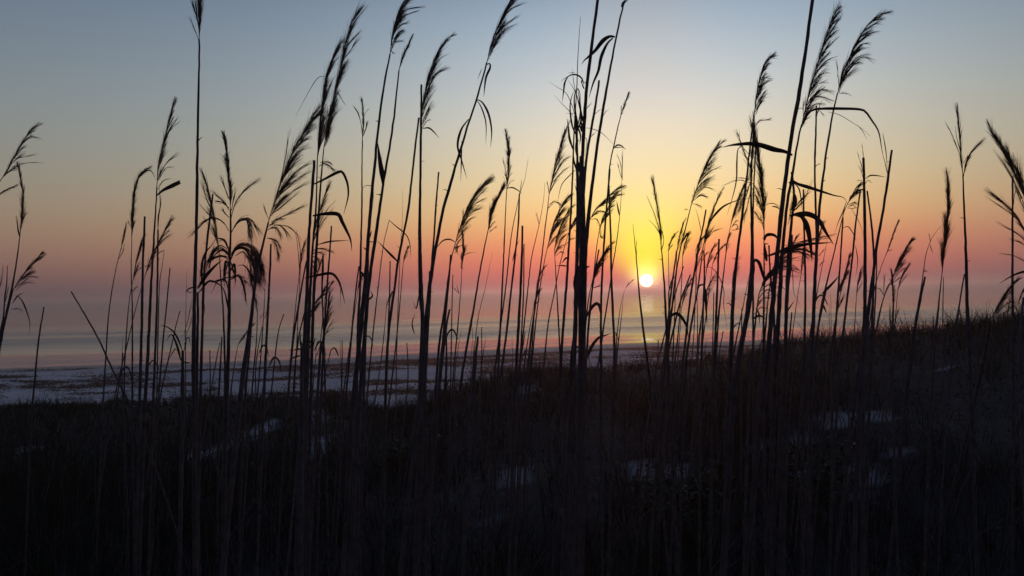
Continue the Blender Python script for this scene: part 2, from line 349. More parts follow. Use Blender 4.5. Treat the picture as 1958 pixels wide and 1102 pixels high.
def panicle(mb, axis, Y, side, ang, L, n, k, droop, wpx=1.0, core=95):
    """flag-like seed head: n branches swept to one side (side +1 right, -1 left, 0 both) along the axis, k strands each"""
    C = curve(axis, 40); T = np.gradient(C, axis=0); T /= np.linalg.norm(T, axis=1)[:, None] + 1e-9
    tot = np.linalg.norm(np.diff(C, axis=0), axis=1).sum()
    mb.hair(lift(C, Y), 1.9 * Y / F_PX * 0.6, 0.2)
    strands(mb, C, core, max(1.6, tot * 0.022), Y, 0.0, 0.85, (0.12, 0.34), wpx * 0.65)
    ang *= 0.82; L = L * 1.22
    for j in range(n):
        u = 0.9 * (j + rng.uniform(0.0, 0.8)) / n
        p = C[int(u * 39)]; t = T[int(u * 39)]
        right = np.array((-t[1], t[0])) if side >= 0 else np.array((t[1], -t[0]))
        if right[0] * (1 if side >= 0 else -1) < 0: right = -right
        if side == 0 and rng.random() < 0.45: right = -right
        a = math.radians(ang * rng.uniform(0.55, 1.3)) * (1.15 - 0.55 * u)
        l = L * rng.uniform(0.65, 1.15) * (1 - 0.5 * u)
        end = p + l * (math.cos(a) * t + math.sin(a) * right) + np.array((0, droop * l * rng.uniform(0.4, 1.4)))
        mid = p + l * 0.5 * (math.cos(a * 0.55) * t + math.sin(a * 0.55) * right)
        g = np.linspace(0, 1, 14)[:, None]
        B2 = p * (1 - g) ** 2 + 2 * mid * g * (1 - g) + end * g ** 2
        dy = rng.normal() * 0.35 * l * Y / F_PX
        mb.hair(lift(B2, Y, np.linspace(0, dy, 14)), 0.9 * wpx * Y / F_PX * 0.55)
        strands(mb, B2, int(k * 2.3), l * 0.085, Y, 0.0, 0.6, (0.38, 0.95), wpx * 0.52, 1.0, dy * 0.5)

def tuft(mb, axis, k, spread, Y, wpx=1.0):
    C = curve(axis, 24); dy = rng.normal() * 0.02
    mb.hair(lift(C, Y, np.linspace(0, dy, 24)), 1.3 * wpx * Y / F_PX * 0.6)
    strands(mb, C, int(k * 1.7), spread * 1.15, Y, 0.0, 0.7, (0.28, 0.65), wpx * 0.66, 1.0, dy)

DIAM = 0.0098
USED = {}
def st(label, path, w, top='tip', P=(), L=(), H=(), cat=None, group=None, name=None, Y=None, wpx=1.0):
    """one stalk: path bottom->top in photo pixels, w = its width there; P panicles, L leaves, H strand tufts"""
    P2 = pts(path)
    plumed = bool(P)
    w *= 0.99
    Y = Y or float(np.clip(DIAM * rng.uniform(0.92, 1.08) * F_PX / w, 1.75, 7.2))
    lean = rng.normal() * 0.05
    C = curve(P2, max(12, 6 * len(P2)))
    Q = lift(C, Y, np.linspace(0, lean, len(C))); L_vis = np.linalg.norm(np.diff(Q, axis=0), axis=1).sum()
    # carry the foot of the stalk down to the sand
    d = Q[0] - Q[min(4, len(Q) - 1)]; d = d / (np.linalg.norm(d) + 1e-9); d[0] *= 0.75; d[2] = min(d[2], -0.5); d /= np.linalg.norm(d)
    foot = Q[0].copy(); ext = []
    for _ in range(400):
        foot = foot + d * 0.04; d[0] *= 0.985
        if foot[2] <= H_(foot[0], foot[1]) - 0.03: break
        ext.append(foot.copy())
    if len(ext) > 2: Q = np.vstack([np.array(ext[::-1])[::3] if len(ext) > 6 else np.array(ext[::-1]), Q])
    elif Q[0][2] < H_(Q[0][0], Q[0][1]) - 0.05: pass
    base = np.array((Q[0][0], Q[0][1], float(H_(Q[0][0], Q[0][1]))))
    root = bpy.data.objects.new(name or ('sea_oat' if plumed else 'bare_stalk'), None); root.location = tuple(base); col.objects.link(root)
    root.empty_display_size = 0.1
    tag(root, label, cat or ('sea oat' if plumed else 'dry stalk'), group or ('sea oats in seed on the dune' if plumed else 'bare dry stalks on the dune'))
    s = np.r_[0, np.cumsum(np.linalg.norm(np.diff(Q, axis=0), axis=1))]; tt = s / s[-1]
    r0 = 0.5 * w * Y / F_PX
    taper = {'tip': 0.72, 'cut': 0.40, 'hair': 0.93}[top]
    tv = np.clip((s - (s[-1] - L_vis)) / L_vis, 0, 1)
    R = r0 * (0.98 - taper * 0.92 * tv ** 1.25)
    # nodes: a ring every hand's breadth and old leaf sheaths ending in a small step
    ph = rng.uniform(0, 0.2); step = rng.uniform(0.16, 0.24)
    nn = max(int(s[-1] / 0.018), 12); si = np.linspace(0, s[-1], nn)
    Q2 = np.stack([np.interp(si, s, Q[:, j]) for j in range(3)], 1); R2 = np.interp(si, s, R)
    fr = ((si + ph) % step) / step
    R2 = R2 * (1 + 0.07 * np.exp(-((fr - 0.5) / 0.06) ** 2) + 0.10 * (fr > 0.55) * (1 - (fr - 0.55)) * (top != 'hair')) * (1 + 0.025 * rng.normal(size=nn))
    Q2 = Q2 + rng.normal(size=Q2.shape) * np.array((0.06, 0.06, 0)) * r0
    if top == 'cut': Q2[-1] += np.array((0, 0, 0.3 * r0))
    mb = MB(); mb.tube(Q2, np.maximum(R2, 0.0002), 7 if w > 4.5 else 6)
    # a few torn sheath ends standing off the cane
    if top != 'hair':
        for _ in range(int(min(6, s[-1] / 0.3))):
            i = int(rng.integers(nn // 4, nn - 2)); dirx = rng.choice((-1, 1)) * rng.uniform(0.6, 1.8)
            p = Q2[i]; e = p + np.array((dirx * r0 * 1.6, rng.normal() * r0, rng.uniform(0.002, 0.012)))
            mb.hair(np.array([p, (p + e) / 2 + np.array((0, 0, 0.002)), e]), r0 * 0.28, 0.3)
    mesh_obj('stem', np.vstack(mb.V), mb.F, M_CANE, root, True, base)
    if P or H:
        mb = MB()
        for a in P: panicle(mb, pts(a[0]), Y, *a[1:], wpx=wpx)
        for a in H:
            tuft(mb, pts(a[0]), a[1], a[2], Y, wpx)
            if not P: mesh_obj('tuft', np.vstack(mb.V), mb.F, M_HEAD, root, False, base); mb = MB()
        if P: mesh_obj('seed_head', np.vstack(mb.V), mb.F, M_HEAD, root, False, base)
    for a in L:
        C = curve(pts(a[0]), 26); lw = a[1]; n = len(C); g = np.linspace(0, 1, n)
        prof = np.minimum(1, 0.35 + 2.2 * g) * (1 - g ** 2.2 * 0.93) if len(a) < 3 else np.minimum(1, 0.25 + 1.1 * g)
        dy = np.linspace(0, rng.normal() * 0.05, n)
        mb = MB(); mb.ribbon(lift(C, Y, dy), np.maximum(prof * lw * 0.5 * Y / F_PX, 0.0003), np.linspace(0, rng.normal() * 0.5, n) + rng.normal() * 0.25)
        mesh_obj('leaf', np.vstack(mb.V), mb.F, M_LEAF, root, False, base)
    return root
def H_(x, y): return float(H(np.array([x]), np.array([y]))[0])

# ------------------------------------------------------------------ the stalks, left to right (path bottom to top, photo pixels)
S = st
# --- left edge
S('one-sided feathery seed head sweeping right at the left edge of the view, the topmost there', '-70,760 -45,520 -20,400 0,347', 4, P=[('0,347 14,326 30,295 55,255 77,234', 1, 24, 42, 9, 7, 0.1)], H=[('40,276 60,262 82,267', 3, 2), ('25,304 50,300 72,292', 3, 2), ('22,320 50,312 86,312', 4, 2)])
S('small seed tuft poking in at the left edge, below the topmost feathery head', '-90,760 -60,560 -25,395', 4, P=[('-25,395 -8,376 12,364 36,353', 0, 14, 16, 6, 7, 0.05)])
S('upright narrow dark seed spike near the left edge, rising from the leftmost clump', '-2,662 12,600 25,540 33,490 38,452', 5, P=[('38,452 42,415 44,380 40,345 33,308', 0, 8, 34, 8, 10, 0)], H=[('38,452 34,430 31,412', 4, 1.5)], L=[('38,455 34,438 32,415', 3)])
S('low feathery seed head combed right in the leftmost clump, above a thin hanging leaf', '-2,668 8,620 18,580 25,555', 6, P=[('25,555 45,525 63,503 84,480', 1, 22, 38, 8, 8, 0.05)], H=[('32,545 52,530 76,531', 7, 2), ('30,556 45,543 70,540', 4, 2), ('22,592 36,590 46,598', 3, 2)], L=[('30,565 40,572 48,588 56,612 57,630 54,644', 3), ('24,580 34,566 46,560', 4)])
S('thin spiky leaf-tipped stalk leaning at the very left edge under the narrow spike', '-4,655 6,610 9,570 13,540 14,508', 4, H=[('8,585 14,560 17,545', 4, 2), ('-4,560 2,540 7,505', 4, 2)], cat='grass stalk', group='small grass stalks on the dune', name='grass_stalk')
S('short straight broken stalk standing alone over the beach at far left', '60,800 66,730 74,650 84,588', 4.2, 'cut')
S('broken stalk tilted to the left, crossing another thin stalk at far left', '262,800 222,722 190,652 160,598 136,558', 4, 'cut')
# --- clump left of the tallest stalk
S('thin stalk with a wispy open tip, leftmost of the clump beside the tallest stalk', '197,770 202,690 207,610 215,550 225,500 234,467', 3.4, P=[('234,467 238,450 240,432', 0, 14, 24, 3, 5, 0)], H=[('232,478 236,450 245,430', 4, 1.5), ('228,495 236,478 238,465', 3, 1.5)])
S('stalk with a dark dense curved seed spike whose tip bends right onto its neighbour', '253,790 253,600 251,520 252,452', 4, P=[('252,452 253,400 257,365 265,340 276,328 290,321', 1, 10, 34, 14, 12, 0)], H=[('252,436 247,428 245,420', 3, 1), ('253,440 256,430 259,424', 3, 1)], L=[('268,336 283,326 292,331 298,345', 2.5)])
S('thick broken stalk cut off square between the curved spike and the taller plume', '266,790 271,620 273,500 276,440 277,415', 6, 'cut')
S('thin leaning stalk with a low feather combed right behind the square-cut stalk', '212,795 228,720 243,660 257,600 270,552 277,530', 3, P=[('277,530 290,490 306,460 320,432 332,411', 1, 20, 40, 8, 8, 0.06)], H=[('277,510 284,509 292,514', 3, 2)])
S('thin stalk with a loose narrow feather just left of the square-cut stalk', '238,700 243,620 248,570 255,532', 3, P=[('255,532 262,495 269,470 275,450', 1, 14, 30, 5, 7, 0.02)], H=[('256,536 262,518 278,508', 10, 2.5), ('252,560 258,552 266,548', 4, 1.5)])
S('tall plumed stalk with a flat broken leaf sticking out right, left of the tallest stalk', '276,790 284,650 288,560 293,480 297,410 300,358', 7, P=[('300,358 303,320 309,288 317,258 326,222 336,184', 1, 15, 40, 9, 9, 0.02)], H=[('310,285 325,250 347,231', 7, 2), ('316,262 330,240 342,220', 5, 2), ('303,345 316,315 344,291', 8, 3), ('303,345 318,322 335,320', 4, 2), ('302,362 312,346 331,342', 4, 1.5)], L=[('300,374 312,364 328,356 345,348', 10, 'cut')])
S('stalk with a twisted papery strip at its broken top, right of the flat-leaf plume', '292,790 298,640 301,540 302,440', 5, 'cut', H=[('302,440 302,415 306,395 306,375 304,352', 4, 1)], L=[('302,440 303,415 307,390 305,360', 3.5)])
S('thin blade folded over at its top beside the twisted-strip stalk', '302,640 305,545 310,510 314,479', 2.5, L=[('314,479 307,482 298,490', 2)])
S('straight short broken stalk halfway between the plumed clump and the tallest stalk', '304,750 312,650 319,580 325,513', 3.4, 'cut')
S('thin short broken stalk leaning right low over the surf, left of the tallest stalk', '312,730 326,670 336,625 344,595', 2.8, 'cut')
S('hair-thin upright stalk just left of the tallest stalk', '355,790 355,640 356,560 357,516', 2.6, 'hair', H=[('352,640 362,600 368,560', 3, 2), ('353,650 362,625 368,600', 3, 2)])
S('tallest thick stalk at left, its seed head running out of the top of the view', '373,1102 371,800 370,700 372,560 376,400 378,250 381,110 381,75', 10, P=[('381,75 381,30 379,-20 377,-70 374,-110', 0, 5, 60, 12, 16, 0)], H=[('380,76 370,50 362,30', 5, 1.5), ('381,50 372,20 366,-5', 14, 3), ('381,60 376,25 371,-10', 14, 3)], Y=1.75)
# --- the drooping clump right of it
S('broken stalk leaning right inside the clump beside the tallest stalk', '384,720 387,620 390,530 395,470 402,410 407,372', 5.5, 'cut', H=[('394,480 386,510 380,545', 6, 2), ('404,400 396,384 384,340', 6, 3)])
S('stalk with a loose feather combed left, next to the tallest stalk', '430,790 430,700 427,600 422,530 419,480', 5, P=[('419,480 412,430 405,392 396,355 384,321', -1, 14, 40, 9, 8, 0)], H=[('410,410 395,380 382,345', 5, 2), ('408,420 390,400 380,386', 5, 2), ('412,455 398,430 388,412', 4, 2)])
S('stout stalk with wide dark drooping leaves, low against the right side of the tallest stalk', '376,700 378,620 378,560', 6, 'cut', L=[('378,552 392,530 408,512 425,497', 8), ('385,540 386,510 392,485 412,462', 5), ('400,500 410,478 422,470 436,478', 5), ('380,560 400,538 420,545 428,555', 5), ('390,530 388,560 392,600', 4), ('396,500 420,490 438,496', 5), ('378,548 362,552 358,558 372,560', 3)], H=[('392,540 386,520 384,500', 7, 3), ('410,470 398,500 394,515', 8, 3)], cat='leafy stalk', name='leafy_stalk', group='leafy dune stalks')
S('open branching sea oat with upright spike and arched drooping branches, right of the tallest stalk', '432,790 436,690 438,600 439,500 441,440 441,400', 8.5, P=[('441,400 439,360 436,315 431,275 425,250', 0, 6, 36, 11, 12, 0)],
  H=[('442,418 450,390 470,362 500,341', 14, 3), ('438,402 428,385 415,374 403,364', 10, 2.5), ('438,398 425,387 409,386', 9, 2), ('438,416 430,408 423,397', 8, 2), ('437,380 430,360 421,334', 8, 2), ('443,402 447,380 450,357', 7, 2), ('440,350 434,320 428,295', 8, 4),
     ('441,448 452,428 466,418 478,424 484,465', 16, 4), ('441,448 456,424 476,418 490,435 502,452', 12, 3), ('455,425 472,422 478,450 483,470', 14, 4), ('438,442 426,424 408,416 390,424 375,440 358,456', 14, 2.5), ('438,475 428,458 415,462', 6, 2),
     ('440,488 424,474 408,484 398,505 392,525', 16, 4), ('438,492 418,490 402,500', 10, 3), ('438,500 432,515 430,535', 12, 4), ('441,500 447,520 450,540', 12, 3), ('440,532 455,528 466,545 470,578', 14, 3), ('440,530 460,530 475,545', 8, 3), ('438,540 420,535 400,545', 6, 2), ('440,510 436,480 440,470', 12, 5)],
  L=[('438,560 430,535 415,540 405,560', 3), ('437,530 420,536 398,540', 4), ('440,500 450,478 468,476 482,500 488,530', 6), ('438,490 425,478 408,492 396,520', 6), ('441,535 456,528 466,548 472,585', 5), ('440,515 432,500 428,530 430,550', 5), ('438,600 430,560 420,545 400,535', 5), ('440,520 448,505 450,530 449,550', 5), ('438,480 430,462 416,456 404,468', 4)], wpx=1.45)
S('big plume on a thick right-leaning stalk between the open branching sea oat and paired plumes', '455,800 462,740 470,680 480,610 487,550 495,500 505,460 513,425', 10, P=[('513,425 524,390 540,340 556,300 575,262 598,222 614,192', 1, 22, 72, 18, 16, 0.1)],
  H=[('540,350 556,300 568,258', 10, 4), ('536,350 546,300 556,242', 6, 3), ('530,380 560,350 600,322', 12, 4), ('535,370 565,330 600,308', 12, 4), ('524,400 556,370 598,344', 9, 3), ('520,410 552,385 576,362', 12, 3), ('518,425 560,405 590,388', 10, 3), ('516,432 545,412 568,402', 10, 4),
     ('514,420 508,405 504,388', 6, 1.5), ('512,440 530,430 545,440 556,462', 12, 3), ('512,440 528,436 540,460', 14, 4), ('514,430 545,432 566,446 575,462', 5, 2), ('510,455 524,460 532,490 528,502', 22, 5), ('510,455 530,462 540,485', 14, 4), ('513,435 528,420 546,418', 16, 4), ('520,400 540,380 552,372', 18, 5), ('526,380 548,350 566,330', 18, 6)], L=[('566,440 573,470 575,500 574,540', 1.6)])
S('heavy drooping dark seed mass bowed over like a mop, left of the big right-leaning plume', '466,800 472,720 478,660 482,600 486,560', 5, P=[('486,560 487,530 485,505 480,485 470,475', 0, 24, 40, 8, 10, 0.4)],
  H=[('440,492 452,472 470,468 488,482 495,520', 40, 6), ('442,485 460,466 480,470 496,490 502,530', 26, 6), ('470,474 486,486 492,520 490,560', 40, 8), ('478,480 490,500 486,545', 30, 9), ('465,480 478,500 484,550', 22, 8), ('485,485 498,510 496,550', 40, 6), ('455,508 468,508 478,525 482,555', 20, 4), ('486,520 500,505 505,530 508,552', 12, 4), ('480,540 488,570 492,590', 16, 4), ('450,490 464,482 476,500', 12, 4)])
S('straight stalk with a broken top behind the drooping tufts of the big right-leaning plume', '504,770 508,680 512,600 516,520 518,468', 5.5, 'cut', H=[('506,610 512,592 518,586', 3, 1.5)])
S('thin crooked stalk between the mop-like drooping head and the broken straight one', '492,760 498,690 503,620 506,570 506,552', 3, H=[('506,556 498,540 496,520', 5, 2), ('497,610 502,602 508,596', 2, 1)])
S('thin stalk right under the mop-like drooping head, its tip ragged', '480,770 486,700 491,640 492,590', 3.6, H=[('492,600 490,580 487,565', 8, 3)])
S('slim pointed stub leaning right, alone over the surf right of the mop-like head', '518,760 522,720 530,650 536,620 543,601', 3, 'cut')
S('thin faint feather leaning right low against the surf behind the mop-like head', '440,760 448,700 455,660', 3, P=[('455,660 468,640 486,618', 1, 16, 22, 4, 5, 0)], wpx=0.8)
S('short thin broken stub near the foot of the open branching sea oat', '418,760 422,690 424,645', 4, 'cut')
S('short broken stub low against the surf right of the tallest stalk', '401,790 402,710 401,670', 3, 'cut')
S('short pointed stub leaning right between the tallest stalk and the open branching sea oat', '408,720 415,680 421,655', 2.6, 'cut')
S('squat thick stub with drooping leaf ribbons, low just left of the tallest stalk', '349,760 349,700 349,672', 8, 'cut', L=[('349,672 340,648 330,633 314,623 303,626', 4), ('346,690 338,660 328,640 318,652', 5), ('345,680 335,668 322,690', 4), ('352,672 356,650 352,642 346,642', 3), ('352,660 360,645 364,662', 3), ('350,690 357,694 366,692', 3)], cat='leafy stalk', name='leafy_stalk', group='leafy dune stalks')
# --- pair of tall plumes and their leaves
S('hair-thin curved stalk left of the two tall overlapping plumes', '555,700 560,640 568,560 573,510 574,452', 2.4, 'hair', L=[('574,545 570,480 564,445 548,430', 1.6)])
S('slender leafless stalk leaning right, just left of the two tall overlapping plumes', '556,690 562,640 570,590 580,530 586,500', 4.5, 'cut')
S('thin stalk leaning right across the foot of the two tall overlapping plumes', '565,690 572,640 582,600 590,570', 3.4, 'cut')
S('thick square-broken stalk with broad bent leaves, just left of the two tall overlapping plumes', '575,800 580,690 585,600 589,500 592,430 597,360 601,308', 8, 'cut',
  L=[('599,353 620,343 645,330 655,330 664,350 666,372 662,392 657,410', 6), ('598,413 622,409 646,410 654,424 662,440 670,458 673,480', 9), ('583,532 605,527 632,523 644,532 652,550 660,582', 6), ('608,468 632,462 668,460', 3.5), ('633,524 650,540 651,560 650,590', 1.8)],
  H=[('596,482 606,476 622,477 640,485', 12, 3), ('596,485 612,484 625,490', 12, 4), ('596,490 608,495 612,520', 16, 5), ('596,495 604,510 604,530', 16, 5), ('594,505 602,515 598,530', 14, 4)])
S('left of two tall overlapping plumes, with a hair-like leaf arching left', '588,640 594,540 598,470 604,400 606,340 607,300', 6, P=[('607,300 611,250 616,200 623,152 637,110 656,69', 1, 13, 60, 14, 13, 0.02)], H=[('625,150 637,125 650,104', 8, 2), ('615,215 625,180 640,145', 12, 3), ('608,300 612,260 616,220', 22, 4), ('610,280 622,240 634,200', 18, 5)], L=[('624,146 612,147 603,155 588,180 575,205 566,222', 1.8)])
S('right of two tall overlapping plumes, its tip touching the upper edge of the view', '600,560 605,480 610,400 614,340 619,285', 6, P=[('619,285 627,240 640,180 650,135 660,85 675,40 699,0', 1, 15, 62, 17, 14, 0.04)], H=[('668,60 680,40 706,8', 5, 2), ('658,95 672,78 693,57', 12, 2.5), ('652,120 668,100 690,68', 10, 2.5), ('645,150 655,130 664,111', 10, 3), ('640,170 652,145 662,140', 8, 3), ('640,165 650,185 661,203', 3, 2), ('632,200 628,230 622,270', 24, 4), ('622,280 628,262 630,240', 14, 3), ('610,318 624,314 640,328 650,330', 16, 4), ('612,312 626,310 638,318', 12, 3)])
S('pale see-through feather right of the square-broken thick stalk, under the bent broad leaf', '592,600 595,520 598,470', 5, P=[('598,470 604,430 614,395 632,343', 1, 15, 50, 8, 8, 0.02)], H=[('600,460 620,410 644,383', 5, 2), ('602,450 620,420 640,395', 5, 2)], wpx=0.8)
S('straight broken stalk standing clear right of the square-broken thick stalk', '614,760 619,650 624,570 629,500 634,433', 4.6, 'cut')
S('stub with a dark ragged wedge-like top right of the square-broken thick stalk', '622,760 619,640 616,560 617,490', 4, 'cut', L=[('618,486 617,520 615,570 618,600', 6), ('618,488 608,520 602,545', 3)])
S('low stalk with stiff comb-like branches to the right, beneath the pale feather', '606,790 612,690 619,640 626,595 630,556', 5, P=[('618,650 624,615 628,585 630,556', 1, 24, 34, 7, 6, 0)], H=[('622,620 632,600 642,592', 5, 2), ('621,640 630,632 640,626', 4, 1.5), ('610,680 615,655 620,640', 10, 2), ('604,684 612,662 619,650', 4, 2)])
S('feathery low tuft leaning right from the foot of the square-broken thick stalk', '584,700 588,640 590,612', 4, P=[('590,612 600,585 612,568 624,546', 1, 18, 30, 7, 8, 0.02)], H=[('592,610 604,590 615,575', 16, 4)])
S('stump wrapped in torn curling leaves at the foot of the square-broken thick stalk', '577,800 577,720 577,665', 9, 'cut', L=[('577,670 574,650 576,635', 4), ('577,668 566,668 560,672', 4), ('578,660 590,652 602,664', 5), ('576,680 562,684 552,690', 4), ('580,665 574,648 578,640', 3)], cat='leafy stalk', name='leafy_stalk', group='leafy dune stalks')
# --- stalks left of centre
S('slender stalk with a small upright forked seed spike, left of the tall curling plume', '681,800 684,640 688,560 690,480 692,400 692,320 693,268', 6, P=[('693,268 695,238 694,212 692,188', 0, 7, 30, 5, 8, 0)], H=[('693,250 686,220 674,200', 8, 1.5), ('694,262 700,245 703,230', 9, 1.5), ('695,225 700,214 706,208', 2, 1)], L=[('692,362 700,355 712,358 714,375 712,400', 1.6)])
S('tall stalk with a full plume curling right at the top, left of the sheath-wrapped stalk', '672,810 678,740 690,630 700,520 706,430 715,330 725,230 736,155 746,103', 9.5, P=[('746,103 750,72 757,40 769,10 784,-14', 1, 24, 58, 12, 15, 0.14)], H=[('756,45 775,20 815,13', 14, 2.5), ('756,50 775,30 803,20', 12, 2.5), ('754,62 768,48 786,42', 12, 2.5), ('752,75 764,62 776,60', 10, 3), ('748,88 758,80 775,80', 10, 2.5), ('747,96 752,102 757,100', 5, 2), ('752,70 762,40 772,15', 26, 5)])
S('tall stalk with a slim seed spike and a dark torn sheath clasping it midway', '686,790 694,690 703,570 712,495 723,420 732,358 737,326 750,250 758,180 763,135', 8.5, P=[('763,135 768,115 775,98 786,73', 1, 8, 30, 8, 11, 0)], L=[('733,356 731,335 726,305 722,272', 11), ('733,352 729,320 727,295', 6), ('700,535 692,522 686,516', 5), ('703,575 712,566 708,556', 4)], H=[('731,320 728,300 724,282', 6, 2)])
S('slim leaning stalk close left of the tall curling plume, its top hidden behind it', '658,790 668,690 674,620 680,560 686,510', 4, 'cut')
S('crooked stub caught between the tall curling plume and the sheath-wrapped stalk', '699,640 702,560 704,500 703,450', 5, 'cut', L=[('704,480 698,476 694,472', 3), ('703,462 708,450 711,440', 4), ('700,462 716,463 724,462', 2.5)])
S('narrow cane bundled at the foot of the tall curling plume', '688,800 690,720 688,660 690,600 694,570', 6, 'cut')
S('thin stalk whose top folds down to the right in a long thin blade', '698,800 712,650 722,560 733,470 744,422', 3.4, L=[('744,421 756,432 770,443 780,455 785,475 784,495', 2.8)])
S('upright thin broken stub right of the folded blade stalk', '738,760 742,640 745,560 746,500', 3.6, 'cut')
S('hair-thin upright stalk beside the leaning stalk with a side leaf near its foot', '758,690 760,620 763,540 766,470 770,410 770,364', 2.2, 'hair')
S('long leaning broken stalk with a short low left leaf, beside a thick square-topped stalk', '736,790 742,650 755,547 761,500 770,455 780,405 787,345 793,290 798,250 801,226', 5.5, 'cut', L=[('762,502 752,492 738,478 723,462', 5)])
S('thick upright square-topped stalk standing against the plume with a bent side leaf', '800,800 805,680 807,610 803,550 802,450 804,330 805,240 806,163', 6.4, 'cut', L=[('802,560 796,590 790,575', 3), ('793,640 788,620 794,598', 3)])
S('plumed stalk with a bent side leaf halfway up the view, hugging a square-topped stalk', '814,790 812,690 809,600 805,500 804,420 804,300 805,245', 6, P=[('805,245 808,205 815,165 826,128 840,96 860,67', 1, 19, 58, 11, 13, 0.05)], H=[('815,170 835,120 860,102', 9, 2), ('812,195 830,145 862,127', 18, 3), ('814,180 832,145 855,128', 14, 3), ('808,240 815,225 823,207', 6, 2), ('808,245 816,232 825,228', 6, 2)], L=[('808,246 820,245 830,253 840,265', 3.5)])
S('straight mid-height broken stalk right of the plume with a bent side leaf', '812,760 818,640 824,530 830,450 834,390 839,330', 5, 'cut')
S('stout leaning stalk at the foot of the tall leaning plume, broken off low', '806,800 812,700 818,620 822,560 822,520', 8, 'cut')
S('tall leaning plumed stalk with ribbon leaves hanging down its right side, left of centre', '796,820 802,780 808,700 814,620 822,545 832,480 848,400 862,350 878,295 890,255 905,210 920,160 931,120', 9, P=[('931,120 940,85 954,47 969,16 986,-14', 1, 18, 62, 11, 14, 0.05)], H=[('955,50 975,20 1011,2', 9, 2), ('950,65 970,45 997,27', 12, 2.5), ('945,80 965,58 993,44', 9, 2.5), ('938,100 948,85 957,75', 10, 2.5)],
  L=[('930,124 936,122 937,130 929,150 925,185', 5), ('910,190 922,196 934,218 940,250 938,282', 5), ('910,190 920,205 929,235 929,276', 3), ('896,228 882,248 875,278 882,305 893,342', 5), ('883,270 882,310 881,346', 3), ('921,132 916,145 913,152', 1.5)])
S('plume leaning right with a curled leaf on its left side, left of centre', '832,760 840,660 850,590 856,540 862,500 870,468', 5.5, P=[('870,468 880,435 892,402 907,375 922,356 944,332', 1, 20, 52, 12, 11, 0.06)], H=[('900,395 915,375 932,360', 9, 2), ('888,415 908,390 933,380', 9, 3), ('880,435 898,410 925,392', 10, 3), ('884,432 885,415 886,398', 6, 1.5), ('880,445 895,422 912,414', 9, 2.5)], L=[('870,463 860,458 848,460 838,470 832,480', 3.5)])
S('stalk with a dark hanging seed bunch, just behind the plume with the curled left leaf', '868,700 874,640 879,580 882,540 883,515', 3, P=[('883,515 885,490 886,465 884,440', 0, 10, 30, 6, 10, 0.1)], H=[('886,470 876,472 872,486', 14, 3), ('884,452 876,465 870,480', 14, 3), ('884,495 883,505 882,515', 12, 2), ('886,490 896,484 912,483', 3, 1)], L=[('878,562 875,552 873,545', 1.8), ('877,562 870,553 864,548', 1.6)])
S('square-topped stub leaning right, low beside the foot of the tall leaning plume', '838,760 848,670 854,620 860,593', 6, 'cut')
S('short square-topped stub between the two leaning stubs under the curled-leaf plume', '852,740 854,680 853,632', 4.6, 'cut')
S('cane cut square just left of the curled-leaf plume, half hidden by it', '840,720 850,620 857,550 862,488', 5, 'cut')
S('thin straight stub right under the hanging bunch of seeds', '862,720 864,600 866,526', 2.6, 'cut')
S('stalk with a dark drooping nodding plume that meets the tall thin spike, left of centre', '872,800 885,710 895,650 905,595 915,535 925,480 933,442', 6, P=[('933,442 940,412 950,385 960,366 967,358', -1, 8, 38, 14, 13, 0.02)], H=[('934,440 940,430 948,422', 8, 2), ('935,445 943,438 951,433', 7, 2), ('950,382 956,368 962,350', 6, 2)])
S('stalk with a tall thin seed spike and a small arched leaf, above the nodding plume', '952,720 956,640 960,560 964,470 967,400 969,365', 4.6, P=[('969,365 972,325 973,290 967,246', 0, 9, 36, 8, 9, 0)], H=[('970,350 966,325 961,300', 4, 2), ('970,345 976,335 982,330', 4, 1.5), ('973,300 970,275 967,245', 12, 1.5), ('970,362 975,350 985,345', 3, 1.5)], L=[('970,360 980,359 990,364 999,371', 3)])
S('hair-thin blade leaning right in the gap below the nodding plume', '905,690 914,610 928,550 938,500 942,482', 2, 'hair')
S('short dark stub beside the nodding plume, low over the surf', '905,740 910,680 914,645', 7, 'cut')
S('thin short stub right of the nodding plume, low over the surf', '919,740 921,680 921,626', 2.6, 'cut')
S('thin pointed blade rising right, low between the nodding plume and the tall thin spike', '921,700 925,670 930,642', 2.6, 'hair')
S('thin stalk with a pointed blade crossing the stalk with the tall thin spike', '945,720 955,640 967,550 978,450 994,372 1003,345 1010,304', 3.6, 'hair', H=[('990,390 996,355 998,342', 3, 1)])
S('slim bare stalk just right of the tall thin spike, top hidden by its leaf', '955,740 968,640 978,550 985,490 991,430 993,372', 4.4, 'cut', L=[('980,500 988,470 994,458', 3)])
S('straight thick broken stalk upright right of the tall thin spike', '984,760 990,650 995,560 998,490 999,433', 6.5, 'cut')
S('thin stub hugging the straight thick broken stalk right of the tall thin spike', '990,760 996,660 1001,560 1002,467', 3.2, 'cut')
S('thin bare stalk with side hairs leaning right, left of the centre clump', '985,760 998,660 1010,547 1016,495 1025,455 1032,424 1039,385 1042,350', 3.6, 'hair', H=[('1031,430 1027,415 1024,403', 3, 1.5)])
